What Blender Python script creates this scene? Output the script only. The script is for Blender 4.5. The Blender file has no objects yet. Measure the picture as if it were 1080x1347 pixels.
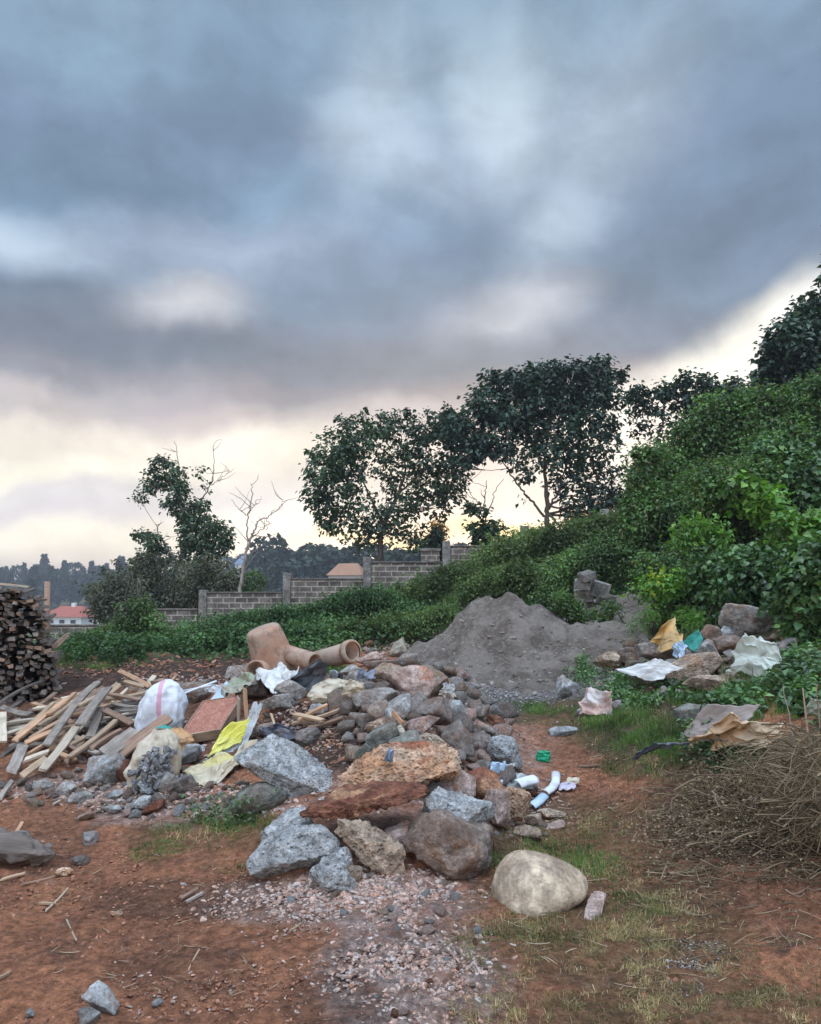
import bpy, math, random
import numpy as np
from mathutils import Vector, Matrix

R = math.radians
random.seed(7)
rng = np.random.default_rng(7)
scene = bpy.context.scene
COL = scene.collection

# ------------------------------------------------------------------ camera
F = 1100.0                 # focal length in photo pixels (1080 x 1347)
CX, CY = 540.0, 673.5
PITCH = R(5.3)
CAMZ = 1.6
cam_data = bpy.data.cameras.new('camera')
cam = bpy.data.objects.new('camera', cam_data)
COL.objects.link(cam)
cam.location = (0, 0, CAMZ)
cam.rotation_euler = (R(90) + PITCH, 0, 0)
cam_data.sensor_fit = 'VERTICAL'
cam_data.sensor_height = 24
cam_data.lens = 24 * F / 1347
cam_data.clip_start = 0.05
cam_data.clip_end = 3000
scene.camera = cam

# ------------------------------------------------------------------ view
scene.view_settings.view_transform = 'Standard'
scene.view_settings.look = 'None'
scene.view_settings.gamma = 1
scene.view_settings.exposure = 0.55
scene.cycles.max_bounces = 6
scene.cycles.diffuse_bounces = 3
scene.cycles.glossy_bounces = 2
scene.cycles.transmission_bounces = 3
scene.cycles.volume_bounces = 0
scene.cycles.transparent_max_bounces = 4
scene.cycles.use_denoising = True
scene.cycles.sample_clamp_indirect = 4


def lin(c):
    """display 0..255 -> linear"""
    out = []
    for v in c[:3]:
        v = v / 255.0
        out.append(v / 12.92 if v <= 0.04045 else ((v + 0.055) / 1.055) ** 2.4)
    return (out[0], out[1], out[2], 1.0)


# ------------------------------------------------------------------ node helper
class NT:
    def __init__(s, tree):
        s.t = tree
        s.n = tree.nodes
        s.l = tree.links

    def add(s, typ, _in=None, **kw):
        nd = s.n.new(typ)
        for k, v in kw.items():
            setattr(nd, k, v)
        if _in:
            for k, v in _in.items():
                s.set(nd.inputs[k], v)
        return nd

    def set(s, sock, v):
        if isinstance(v, bpy.types.NodeSocket):
            s.l.new(v, sock)
        else:
            sock.default_value = v

    def math(s, op, a, b=0.0, c=None, clamp=False):
        nd = s.n.new('ShaderNodeMath')
        nd.operation = op
        nd.use_clamp = clamp
        s.set(nd.inputs[0], a)
        s.set(nd.inputs[1], b)
        if c is not None:
            s.set(nd.inputs[2], c)
        return nd.outputs[0]

    def vmath(s, op, a, b=None, out=0):
        nd = s.n.new('ShaderNodeVectorMath')
        nd.operation = op
        s.set(nd.inputs[0], a)
        if b is not None:
            s.set(nd.inputs[3 if op == 'SCALE' else 1], b)
        return nd.outputs[out]

    def mix(s, f, a, b, mode='MIX'):
        nd = s.n.new('ShaderNodeMix')
        nd.data_type = 'RGBA'
        nd.blend_type = mode
        s.set(nd.inputs[0], f)
        s.set(nd.inputs[6], a)
        s.set(nd.inputs[7], b)
        return nd.outputs[2]

    def ramp(s, f, stops, interp='LINEAR'):
        nd = s.n.new('ShaderNodeValToRGB')
        cr = nd.color_ramp
        cr.interpolation = interp
        while len(cr.elements) < len(stops):
            cr.elements.new(0.5)
        for e, (p, c) in zip(cr.elements, stops):
            e.position = p
            e.color = c if len(c) == 4 else (*c, 1)
        s.set(nd.inputs[0], f)
        return nd.outputs[0]

    def noise(s, vec, scale, detail=4, rough=0.55, dist=0.0, out='Fac'):
        nd = s.n.new('ShaderNodeTexNoise')
        s.set(nd.inputs['Vector'], vec)
        nd.inputs['Scale'].default_value = scale
        nd.inputs['Detail'].default_value = detail
        nd.inputs['Roughness'].default_value = rough
        nd.inputs['Distortion'].default_value = dist
        return nd.outputs[out]

    def step(s, v, a, b, lo=0.0, hi=1.0):
        nd = s.n.new('ShaderNodeMapRange')
        nd.interpolation_type = 'SMOOTHSTEP'
        s.set(nd.inputs[0], v)
        s.set(nd.inputs[1], a)
        s.set(nd.inputs[2], b)
        s.set(nd.inputs[3], lo)
        s.set(nd.inputs[4], hi)
        return nd.outputs[0]


# ------------------------------------------------------------------ world: overcast dusk sky
SUN_AZ = 4.5     # degrees right of straight ahead
SUN_EL = 7.0
world = bpy.data.worlds.new('World')
scene.world = world
world.use_nodes = True
w = NT(world.node_tree)
w.n.clear()
wout = w.add('ShaderNodeOutputWorld')
bg = w.add('ShaderNodeBackground')
w.l.new(bg.outputs[0], wout.inputs[0])
tc = w.add('ShaderNodeTexCoord')
sep = w.add('ShaderNodeSeparateXYZ', {0: tc.outputs['Generated']})
DX, DY, DZ = sep.outputs
az = w.math('MULTIPLY', w.math('ARCTAN2', DX, DY), 57.29578)
el = w.math('MULTIPLY', w.math('ARCSINE', DZ), 57.29578)
ae = w.add('ShaderNodeCombineXYZ', {0: az, 1: el})
warp = w.noise(ae.outputs[0], 0.09, 5, 0.5, 0.0, 'Color')
warp = w.vmath('SCALE', w.vmath('SUBTRACT', warp, (0.5, 0.5, 0.5)), 7.0)
AE = w.vmath('ADD', ae.outputs[0], warp)
AE = w.vmath('MULTIPLY', AE, (1, 1, 0))
sepw = w.add('ShaderNodeSeparateXYZ', {0: AE})
elw = sepw.outputs[1]


def px_dir(px, py):
    u = (px - CX) / F
    v = (CY - py) / F
    c, s_ = math.cos(PITCH), math.sin(PITCH)
    return u, c - v * s_, s_ + v * c


def px_ae(px, py):
    x, y, z = px_dir(px, py)
    r = math.sqrt(x * x + y * y + z * z)
    return math.degrees(math.atan2(x, y)), math.degrees(math.asin(z / r))


elstops = [(-4, (120, 112, 108)), (0, (214, 200, 188)), (3.4, (224, 218, 205)), (6, (202, 200, 200)),
           (9, (222, 214, 202)), (11.4, (172, 167, 170)), (13.6, (140, 136, 145)), (15.8, (110, 117, 131)),
           (19.5, (110, 126, 147)), (24, (119, 141, 166)), (28.6, (110, 128, 152)), (33, (117, 138, 159)),
           (38, (124, 146, 166)), (55, (160, 176, 198)), (90, (215, 222, 232))]
base = w.ramp(w.math('DIVIDE', w.math('ADD', elw, 4.0), 94.0),
              [((e + 4) / 94.0, lin(c)) for e, c in elstops], 'EASE')
# cloud masses and breaks: (px, py, half-width, half-height in photo px, tilt deg, colour, strength)
blobs = [
    (40, 215, 330, 75, 8, (100, 114, 134), .6),
    (330, 120, 120, 160, 0, (112, 126, 150), .6),
    (130, 60, 120, 70, 0, (132, 150, 172), .6),
    (480, 150, 70, 150, -10, (160, 182, 204), .75),
    (660, 150, 75, 90, 0, (194, 216, 235), .65), (640, 80, 160, 70, 0, (145, 168, 188), .5),
    (530, 200, 130, 90, -20, (158, 181, 205), .75),
    (790, 160, 190, 100, 35, (148, 168, 190), .75),
    (1010, 210, 200, 120, 25, (104, 116, 137), .7),
    (900, 320, 260, 70, 22, (103, 112, 132), .7),
    (610, 320, 90, 50, 0, (106, 121, 147), .6),
    (30, 315, 130, 45, -10, (160, 182, 205), .85),
    (270, 320, 200, 50, 0, (142, 161, 188), .8),
    (245, 400, 95, 45, 10, (188, 194, 206), .8),
    (60, 400, 110, 30, 0, (108, 113, 131), .7),
    (420, 400, 120, 60, 0, (118, 129, 152), .7),
    (735, 290, 100, 45, 20, (150, 170, 194), .8),
    (680, 400, 110, 50, 15, (172, 182, 198), .85),
    (640, 460, 130, 35, 10, (128, 134, 152), .6),
    (830, 440, 130, 40, 22, (122, 128, 148), .7),
    (220, 480, 420, 36, 0, (105, 111, 127), .75),
    (480, 500, 260, 40, 12, (112, 115, 131), .8),
    (60, 540, 120, 22, -6, (172, 164, 163), .7),
    (110, 575, 110, 24, 0, (224, 214, 202), .7),
    (270, 560, 110, 25, 0, (176, 163, 163), .7),
    (350, 600, 120, 34, 0, (228, 221, 210), .75),
    (60, 615, 150, 20, 4, (238, 233, 216), .9), (150, 640, 160, 10, 5, (196, 190, 194), .6), (60, 702, 170, 12, -2, (226, 218, 204), .7), (300, 530, 180, 16, 6, (146, 140, 148), .6), (40, 505, 120, 16, -4, (118, 118, 130), .6),
    (500, 704, 100, 12, 0, (255, 222, 150), .9), (810, 682, 60, 16, 0, (255, 224, 160), .9), (590, 300, 160, 22, -14, (112, 128, 150), .5), (180, 250, 200, 24, 8, (98, 113, 136), .5), (380, 250, 90, 40, 20, (128, 148, 172), .5),
    (90, 668, 190, 24, 3, (186, 181, 187), .9),
    (330, 680, 90, 26, 0, (242, 232, 220), .7),
    (975, 470, 250, 52, 24, (248, 243, 230), 1.0),
    (1100, 400, 110, 30, 28, (235, 236, 236), .8),
    (860, 560, 150, 60, 10, (233, 222, 214), .9),
    (620, 610, 160, 50, 0, (196, 186, 192), .7),
    (600, 685, 240, 24, 2, (250, 230, 208), .85),
    (640, 692, 90, 20, 0, (255, 226, 160), 1.0),
    (830, 675, 120, 26, 0, (252, 230, 200), .85),
]
colr = base
for (bx, by, hw, hh, tilt, c, k) in blobs:
    if c[2] > c[0] + 8:
        c = (c[0] - 5, c[1] + 2, c[2] + 2) if c[2] < 180 else (c[0] + 8, c[1] + 2, c[2] - 5)
    a0, e0 = px_ae(bx, by)
    sc = 0.0475
    mp = w.add('ShaderNodeMapping', {'Vector': AE, 'Location': (a0, e0, 0), 'Rotation': (0, 0, R(tilt)),
                                     'Scale': (hw * sc * 1.15, hh * sc * 1.15, 1)}, vector_type='TEXTURE')
    ln = w.vmath('LENGTH', mp.outputs[0], out=1)
    fac = w.step(ln, 1.25, 0.0, 0.0, k)
    colr = w.mix(fac, colr, lin(c))
# fine wisps
mpw = w.add('ShaderNodeMapping', {'Vector': AE, 'Rotation': (0, 0, R(24)), 'Scale': (0.07, 0.17, 1)})
wisp = w.noise(mpw.outputs[0], 1.3, 7, 0.55, 0.0)
wisp2 = w.noise(ae.outputs[0], 0.16, 6, 0.6, 0.0)
wv = w.math('ADD', w.math('MULTIPLY', wisp, 0.55), w.math('MULTIPLY', wisp2, 0.45))
wv = w.step(wv, 0.36, 0.64, 0.83, 1.12)
colr = w.vmath('SCALE', colr, wv)
# added fill light: the unseen sky behind the viewer and overhead is boosted
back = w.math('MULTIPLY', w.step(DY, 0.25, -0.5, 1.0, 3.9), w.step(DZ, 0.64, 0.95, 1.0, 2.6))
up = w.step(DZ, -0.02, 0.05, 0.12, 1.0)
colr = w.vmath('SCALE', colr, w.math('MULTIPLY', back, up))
sky = w.add('ShaderNodeTexSky', sky_type='NISHITA', sun_disc=False, sun_elevation=R(SUN_EL), sun_rotation=R(SUN_AZ))
skyc = w.vmath('SCALE', sky.outputs[0], 0.10)
final = w.mix(0.94, skyc, colr)
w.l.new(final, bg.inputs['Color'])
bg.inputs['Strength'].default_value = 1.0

# ------------------------------------------------------------------ sun, low behind the clouds
sun_d = bpy.data.lights.new('sun', 'SUN')
sun = bpy.data.objects.new('sun', sun_d)
COL.objects.link(sun)
sun_d.energy = 0.6
sun_d.angle = R(14)
sun_d.color = (1.0, 0.80, 0.58)
sdir = Vector((math.sin(R(SUN_AZ)) * math.cos(R(SUN_EL)), math.cos(R(SUN_AZ)) * math.cos(R(SUN_EL)), math.sin(R(SUN_EL))))
sun.rotation_euler = (-sdir).to_track_quat('-Z', 'Y').to_euler()
sun.location = (0, 0, 30)


# ------------------------------------------------------------------ numpy noise
def _hash(ix, iy, iz, seed):
    h = (ix * 374761393 + iy * 668265263 + iz * 2147483647 + seed * 1274126177) & 0xFFFFFFFF
    h = ((h ^ (h >> 13)) * 1274126177) & 0xFFFFFFFF
    h = h ^ (h >> 16)
    return (h & 0xFFFF) / 65535.0


def vnoise(p, seed=0):
    p = np.asarray(p, dtype=np.float64)
    i = np.floor(p).astype(np.int64)
    f = p - i
    f = f * f * (3 - 2 * f)
    r = 0
    for dx in (0, 1):
        wx = f[:, 0] if dx else 1 - f[:, 0]
        for dy in (0, 1):
            wy = f[:, 1] if dy else 1 - f[:, 1]
            for dz in (0, 1):
                wz = f[:, 2] if dz else 1 - f[:, 2]
                r = r + wx * wy * wz * _hash(i[:, 0] + dx, i[:, 1] + dy, i[:, 2] + dz, seed)
    return r


def fbm(p, octv=4, seed=0, gain=0.5, lac=2.03):
    p = np.asarray(p, dtype=np.float64)
    s_, a, tot = 0, 1.0, 0
    for o in range(octv):
        s_ = s_ + a * (vnoise(p, seed + o * 17) * 2 - 1)
        tot += a
        a *= gain
        p = p * lac + 13.7
    return s_ / tot


def ridge(p, octv=3, seed=0):
    p = np.asarray(p, dtype=np.float64)
    s_, a, tot = 0, 1.0, 0
    for o in range(octv):
        s_ = s_ + a * (1 - np.abs(vnoise(p, seed + o * 31) * 2 - 1) * 2)
        tot += a
        a *= 0.5
        p = p * 2.1 + 5.1
    return s_ / tot


# ------------------------------------------------------------------ terrain heights
def P(px, py, Y):
    dx, dy, dz = px_dir(px, py)
    t = Y / dy
    return Vector((dx * t, Y, CAMZ + dz * t))


ctrl = []
for X in (-12, -6, -3, -1, 0, 1, 3, 6, 12):
    for Y in (-6, -3, 0, 1.5, 3, 3.9):
        ctrl.append((X, Y, 0.0 + (0.06 * max(0, X - 3)) + (0.02 * max(0, -X - 3))))
cpx = [(330, 1155, 4.65), (450, 1172, 4.45), (600, 1160, 4.6), (665, 1080, 5.9), (720, 1200, 4.2), (560, 1250, 3.7),
       (540, 1080, 5.0), (540, 1020, 5.5), (540, 985, 5.9), (540, 945, 6.4), (540, 900, 7.15), (530, 868, 7.9),
       (480, 875, 8.2), (450, 892, 9.0), (400, 1060, 5.25), (400, 1000, 6.0), (400, 950, 6.8), (400, 905, 8.0), (380, 888, 9.2),
       (300, 1065, 5.7), (300, 1000, 6.6), (300, 950, 7.4), (300, 905, 8.8), (300, 890, 10),
       (200, 1062, 5.9), (200, 1000, 6.9), (200, 950, 8.0), (200, 905, 9.5), (220, 880, 12),
       (60, 1060, 6.2), (60, 1000, 7.3), (60, 950, 8.6), (60, 925, 10), (60, 900, 12),
       (-100, 1060, 6.2), (-100, 1000, 7.4), (-150, 940, 10),
       (620, 1040, 5.7), (620, 1000, 6.2), (620, 955, 6.9), (615, 925, 8.0), (640, 922, 9), (600, 893, 10), (560, 880, 10.5),
       (680, 1000, 6.8), (700, 1100, 5.4), (700, 1000, 7.2), (700, 950, 8.5), (700, 930, 9.3), (700, 905, 11), (740, 880, 12.5),
       (800, 1100, 5.4), (800, 1050, 6.0), (800, 1000, 6.6), (800, 950, 7.6), (800, 905, 9), (800, 870, 10.5), (800, 835, 12.3), (800, 810, 14),
       (900, 1150, 4.6), (900, 1050, 5.3), (900, 1000, 5.9), (900, 960, 6.6), (900, 905, 7.9), (900, 865, 9), (900, 825, 10.7),
       (1000, 1150, 4.4), (1000, 1060, 4.9), (1000, 1005, 5.4), (1000, 950, 6.2), (1000, 905, 7.2), (1000, 855, 8.5), (1000, 800, 10.5),
       (1090, 1150, 4.2), (1090, 1050, 4.7), (1090, 950, 5.6), (1090, 900, 6.8), (1090, 800, 10),
       (1250, 900, 6.5), (1250, 800, 9.5),
       (300, 870, 13.5), (100, 868, 13.5), (450, 858, 12.5), (-50, 870, 14),
       (100, 850, 17.5), (200, 848, 17.0), (300, 835, 17), (400, 826, 17), (500, 815, 17), (600, 808, 17), (700, 790, 17), (800, 770, 17), (950, 740, 17), (1100, 690, 17),
       (-100, 862, 24), (90, 846, 24), (180, 838, 24), (235, 832, 24), (330, 808, 24), (430, 794, 24), (530, 774, 24), (640, 748, 24), (800, 720, 24), (1000, 690, 24), (1200, 680, 24),
       (90, 846, 30), (330, 808, 30), (530, 780, 30), (800, 730, 30), (1100, 690, 30), (-150, 860, 30)]
for a in cpx:
    p = P(*a)
    ctrl.append((p.x, p.y, p.z))
ctrl = np.array(ctrl)
_d = np.linalg.norm(ctrl[:, None, :2] - ctrl[None, :, :2], axis=2)
_A = _d + np.eye(len(ctrl)) * 0.0
_n = len(ctrl)
_M = np.zeros((_n + 1, _n + 1))
_M[:_n, :_n] = -_A - np.eye(_n) * -0.05
_M[:_n, _n] = 1
_M[_n, :_n] = 1
_sol = np.linalg.solve(_M, np.append(ctrl[:, 2], 0))
GX0, GX1, GY0, GY1, GS = -18.0, 20.0, -6.0, 34.0, 0.05
_gx = np.arange(GX0, GX1 + GS / 2, GS)
_gy = np.arange(GY0, GY1 + GS / 2, GS)
HG = np.zeros((len(_gy), len(_gx)))
for j, yy in enumerate(_gy):
    q = np.stack([_gx, np.full_like(_gx, yy)], 1)
    dd = np.linalg.norm(q[:, None, :] - ctrl[None, :, :2], axis=2)
    HG[j] = -dd @ _sol[:_n] + _sol[_n]
_qx, _qy = np.meshgrid(_gx, _gy)
_q3 = np.stack([_qx.ravel(), _qy.ravel(), np.zeros(_qx.size)], 1)
_amp = np.clip((_q3[:, 1] - 4.2) / 3.0, 0.25, 1.0)
HG += (fbm(_q3 * 1.3, 3, 3) * 0.06 * _amp + fbm(_q3 * 5.0, 3, 9) * 0.022 * (0.6 + 0.4 * _amp)).reshape(HG.shape)


def h_near(x, y):
    x = np.asarray(x, float)
    y = np.asarray(y, float)
    fx = np.clip((x - GX0) / GS, 0, len(_gx) - 1.001)
    fy = np.clip((y - GY0) / GS, 0, len(_gy) - 1.001)
    ix = fx.astype(int)
    iy = fy.astype(int)
    tx = fx - ix
    ty = fy - iy
    return (HG[iy, ix] * (1 - tx) * (1 - ty) + HG[iy, ix + 1] * tx * (1 - ty) + HG[iy + 1, ix] * (1 - tx) * ty + HG[iy + 1, ix + 1] * tx * ty)


def sst(v, a, b):
    t = np.clip((v - a) / (b - a), 0, 1)
    return t * t * (3 - 2 * t)


def height(x, y):
    x = np.asarray(x, float)
    y = np.asarray(y, float)
    near = h_near(np.clip(x, -17.5, 19.5), np.clip(y, -5.9, 33.5))
    far = -9.0 + 13.0 * sst(y, 235, 400) - 4 * sst(y, 500, 900)
    side = sst(x / np.maximum(np.abs(y), 20), 0.05, 0.45)
    far = far * (1 - side) + 3.0 * side
    t = sst(y, 27, 130)
    out = near * (1 - t) + far * t
    fm = y > 40
    if fm.any():
        xm, ym = x[fm], y[fm]
        fx = np.stack([xm * 0.03, ym * 0.03, np.zeros(xm.size)], 1)
        out[fm] += fbm(fx, 3, 5) * 1.2 * sst(ym, 40, 120)
    return out


def hz(x, y):
    return float(height(np.array([x]), np.array([y]))[0])


_RAYY = np.geomspace(2.0, 60, 260)


def hits(px, py, off=0.0):
    """photo rays -> points on the ground raised by off (arrays)"""
    px = np.atleast_1d(np.asarray(px, float))
    py = np.atleast_1d(np.asarray(py, float))
    off = np.broadcast_to(np.asarray(off, float), px.shape)
    u = (px - CX) / F
    v = (CY - py) / F
    dy = math.cos(PITCH) - v * math.sin(PITCH)
    dz = math.sin(PITCH) + v * math.cos(PITCH)
    kx = u / dy
    kz = dz / dy
    out = np.full(px.shape, 60.0)
    done = np.zeros(px.shape, bool)
    prev = np.full(px.shape, _RAYY[0])
    if len(px) <= 64:
        ya = np.repeat(_RAYY[None], len(px), 0)
        g = CAMZ + kz[:, None] * ya - height(kx[:, None] * ya, ya) - off[:, None]
        under = g <= 0
        first = np.where(under.any(1), under.argmax(1), len(_RAYY) - 1)
        out = _RAYY[first]
        prev = _RAYY[np.maximum(first - 1, 0)]
    else:
        for yy in _RAYY:
            act = ~done
            if not act.any():
                break
            ya = np.full(act.sum(), yy)
            g = CAMZ + kz[act] * ya - height(kx[act] * ya, ya) - off[act]
            hit = g <= 0
            idx = np.where(act)[0][hit]
            out[idx] = yy
            done[idx] = True
            nidx = np.where(act)[0][~hit]
            prev[nidx] = yy
    lo, hi = prev.copy(), out.copy()
    for _ in range(9):
        mid = (lo + hi) / 2
        g = CAMZ + kz * mid - height(kx * mid, mid) - off
        lo = np.where(g > 0, mid, lo)
        hi = np.where(g > 0, hi, mid)
    Y = (lo + hi) / 2
    return np.stack([kx * Y, Y, CAMZ + kz * Y], 1)


def G(px, py, off=0.0):
    return Vector(hits([px], [py], off)[0])


def to_px(x, y, z):
    c, s_ = math.cos(PITCH), math.sin(PITCH)
    zz = z - CAMZ
    d = y * c + zz * s_
    v = -y * s_ + zz * c
    d = np.maximum(d, 0.05)
    return CX + F * x / d, CY - F * v / d


# ------------------------------------------------------------------ mesh + scene helpers
def mesh_np(name, V, Fc, smooth=True):
    """V (n,3); Fc (m,k) array, or list of such arrays with differing k"""
    me = bpy.data.meshes.new(name)
    if isinstance(Fc, np.ndarray):
        Fc = [Fc]
    V = np.asarray(V, np.float32)
    me.vertices.add(len(V))
    me.vertices.foreach_set('co', V.ravel())
    loops = np.concatenate([f.ravel() for f in Fc]).astype(np.int32)
    tot = np.concatenate([np.full(len(f), f.shape[1], np.int32) for f in Fc])
    start = np.concatenate([[0], np.cumsum(tot)[:-1]]).astype(np.int32)
    me.loops.add(len(loops))
    me.loops.foreach_set('vertex_index', loops)
    me.polygons.add(len(tot))
    me.polygons.foreach_set('loop_start', start)
    me.polygons.foreach_set('loop_total', tot)
    me.polygons.foreach_set('use_smooth', np.full(len(tot), smooth))
    me.update()
    me.validate()
    return me


THINGS = []


def link(name, me, mat=None, parent=None, loc=(0, 0, 0)):
    o = bpy.data.objects.new(name, me)
    COL.objects.link(o)
    o.location = loc
    if mat is not None and me is not None:
        me.materials.append(mat)
    if parent is not None:
        o.parent = parent
    return o


def tag(o, label=None, cat=None, group=None, kind=None):
    if label:
        o['label'] = label
    if cat:
        o['category'] = cat
    if group:
        o['group'] = group
    if kind:
        o['kind'] = kind
    return o


def empty(name, loc, label, cat, group=None):
    o = bpy.data.objects.new(name, None)
    COL.objects.link(o)
    o.location = loc
    return tag(o, label, cat, group)


def scatter(TV, TF, pos, rot, scl):
    """merge copies of a template: pos (n,3), rot (n,3,3), scl (n,) or (n,3)"""
    TV = np.asarray(TV, float)
    TF = np.asarray(TF, int)
    n, k = len(pos), len(TV)
    scl = np.asarray(scl, float)
    if scl.ndim == 1:
        scl = scl[:, None].repeat(3, 1)
    v = TV[None] * scl[:, None, :]
    v = np.einsum('nij,nkj->nki', rot, v) + pos[:, None, :]
    f = TF[None] + (np.arange(n) * k)[:, None, None]
    return v.reshape(-1, 3), f.reshape(-1, TF.shape[1])


def eul(rx, ry, rz):
    cx, sx = np.cos(rx), np.sin(rx)
    cy, sy = np.cos(ry), np.sin(ry)
    cz, sz = np.cos(rz), np.sin(rz)
    o = np.zeros_like(cx)
    e = np.ones_like(cx)
    X = np.stack([np.stack([e, o, o], 1), np.stack([o, cx, -sx], 1), np.stack([o, sx, cx], 1)], 1)
    Yy = np.stack([np.stack([cy, o, sy], 1), np.stack([o, e, o], 1), np.stack([-sy, o, cy], 1)], 1)
    Z = np.stack([np.stack([cz, -sz, o], 1), np.stack([sz, cz, o], 1), np.stack([o, o, e], 1)], 1)
    return Z @ Yy @ X


def ico(level):
    import bmesh
    bm = bmesh.new()
    bmesh.ops.create_icosphere(bm, subdivisions=level, radius=1.0)
    bm.verts.ensure_lookup_table()
    V = np.array([v.co[:] for v in bm.verts])
    Fc = np.array([[v.index for v in f.verts] for f in bm.faces])
    bm.free()
    V /= np.linalg.norm(V, axis=1)[:, None]
    return V, Fc


ICO = {k: ico(k) for k in (1, 2, 3, 4, 5, 6)}


def tube_np(pts, rad, sides=8, closed_ends=True):
    """one tapered tube along pts"""
    pts = np.asarray(pts, float)
    rad = np.asarray(rad, float)
    n = len(pts)
    tan = np.gradient(pts, axis=0)
    tan /= np.linalg.norm(tan, axis=1)[:, None] + 1e-9
    up = np.array([0, 0, 1.0]) if abs(tan[0][2]) < 0.9 else np.array([1.0, 0, 0])
    V = []
    a = np.arange(sides) / sides * 2 * np.pi
    for i in range(n):
        s_ = np.cross(tan[i], up)
        s_ /= np.linalg.norm(s_) + 1e-9
        b = np.cross(s_, tan[i])
        up = b
        V.append(pts[i] + rad[i] * (np.cos(a)[:, None] * s_ + np.sin(a)[:, None] * b))
    V = np.concatenate(V)
    Fq = []
    for i in range(n - 1):
        for k in range(sides):
            k2 = (k + 1) % sides
            Fq.append((i * sides + k, i * sides + k2, (i + 1) * sides + k2, (i + 1) * sides + k))
    Fs = [np.array(Fq)]
    if closed_ends:
        Fs.append(np.array([list(range(sides))[::-1], [(n - 1) * sides + k for k in range(sides)]]))
    return V, Fs


def smooth_path(pts, n=14, jit=0.0, r_=None):
    pts = np.array(pts, float)
    t0 = np.linspace(0, 1, len(pts))
    t1 = np.linspace(0, 1, n)
    out = np.stack([np.interp(t1, t0, pts[:, k]) for k in range(pts.shape[1])], 1)
    for _ in range(2):
        out[1:-1] = (out[:-2] + 2 * out[1:-1] + out[2:]) / 4
    if jit and r_ is not None:
        out[1:-1, :3] += r_.normal(size=(n - 2, 3)) * jit
    return out


class Join:
    def __init__(s):
        s.V = []
        s.F = {}
        s.c = 0

    def add(s, V, Fs):
        if isinstance(Fs, np.ndarray):
            Fs = [Fs]
        for f in Fs:
            s.F.setdefault(f.shape[1], []).append(f + s.c)
        s.V.append(V)
        s.c += len(V)

    def mesh(s, name, smooth=True):
        return mesh_np(name, np.concatenate(s.V), [np.concatenate(v) for v in s.F.values()], smooth)


# ------------------------------------------------------------------ materials
MATS = {}


def new_mat(name):
    m = bpy.data.materials.new(name)
    m.use_nodes = True
    t = NT(m.node_tree)
    t.n.clear()
    out = t.add('ShaderNodeOutputMaterial')
    bs = t.add('ShaderNodeBsdfPrincipled')
    t.l.new(bs.outputs[0], out.inputs[0])
    bs.inputs['Roughness'].default_value = 0.9
    bs.inputs['Specular IOR Level'].default_value = 0.3
    MATS[name] = m
    return m, t, bs, out


def bump(t, bs, h, strength=0.5, dist=0.02):
    b = t.add('ShaderNodeBump', {'Height': h})
    b.inputs['Strength'].default_value = strength
    b.inputs['Distance'].default_value = dist
    t.l.new(b.outputs[0], bs.inputs['Normal'])


def stone_mat(name, ca, cb, cc, scale=7.0, bstr=0.6, bdist=0.02, pits=False, var=0.45, dirt=0.5, flecks=0.0, dcol=(0.185, 0.105, 0.07, 1)):
    """ca/cb: two tones, cc: accent (linear albedo)"""
    m, t, bs, out = new_mat(name)
    tcn = t.add('ShaderNodeTexCoord')
    oi = t.add('ShaderNodeObjectInfo')
    off = t.vmath('SCALE', (13.1, 7.7, 3.3), t.math('MULTIPLY', oi.outputs['Random'], 9.0))
    co = t.vmath('ADD', tcn.outputs['Object'], off)
    n1 = t.noise(co, scale, 6, 0.6)
    n2 = t.noise(co, scale * 5, 4, 0.6)
    n3 = t.noise(co, scale * 0.55, 3, 0.6, 0.8)
    c = t.mix(t.step(n1, 0.35, 0.66), ca, cb)
    c = t.mix(t.step(n3, 0.52, 0.66, 0, 0.85), c, cc)
    c = t.mix(t.step(n2, 0.42, 0.62, 0, 0.6), c, t.vmath('SCALE', c, 0.5))
    n5 = t.noise(co, scale * 12, 3, 0.6)
    c = t.vmath('SCALE', c, t.step(n5, .3, .7, .78, 1.22))
    n6 = t.noise(co, scale * 2.2, 4, 0.6)
    c = t.vmath('SCALE', c, t.step(n6, .36, .64, .7, 1.25))
    if flecks:
        vo = t.add('ShaderNodeTexVoronoi', {'Vector': co, 'Scale': 75.0})
        c = t.mix(t.step(vo.outputs['Distance'], 0.28, 0.12, 0, flecks), c, (0.62, 0.64, 0.66, 1))
    dn = t.noise(t.vmath('ADD', co, (4, 4, 4)), scale * 0.8, 5, 0.65)
    c = t.mix(t.step(dn, 0.44, 0.64, 0, dirt), c, dcol)
    val = t.math('ADD', 1 - var / 2, t.math('MULTIPLY', oi.outputs['Random'], var))
    c = t.vmath('SCALE', c, val)
    t.l.new(c, bs.inputs['Base Color'])
    hgt = t.math('ADD', t.math('MULTIPLY', t.noise(co, scale * 3, 8, 0.7), 1.0), t.math('MULTIPLY', t.noise(co, scale * 14, 4, 0.6), 0.35))
    if pits:
        vo2 = t.add('ShaderNodeTexVoronoi', {'Vector': co, 'Scale': 38.0})
        hgt = t.math('ADD', hgt, t.math('MULTIPLY', t.step(vo2.outputs['Distance'], 0.0, 0.45), 0.7))
    bump(t, bs, hgt, min(1.0, bstr * 1.5), bdist * 1.8)
    return m


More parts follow.
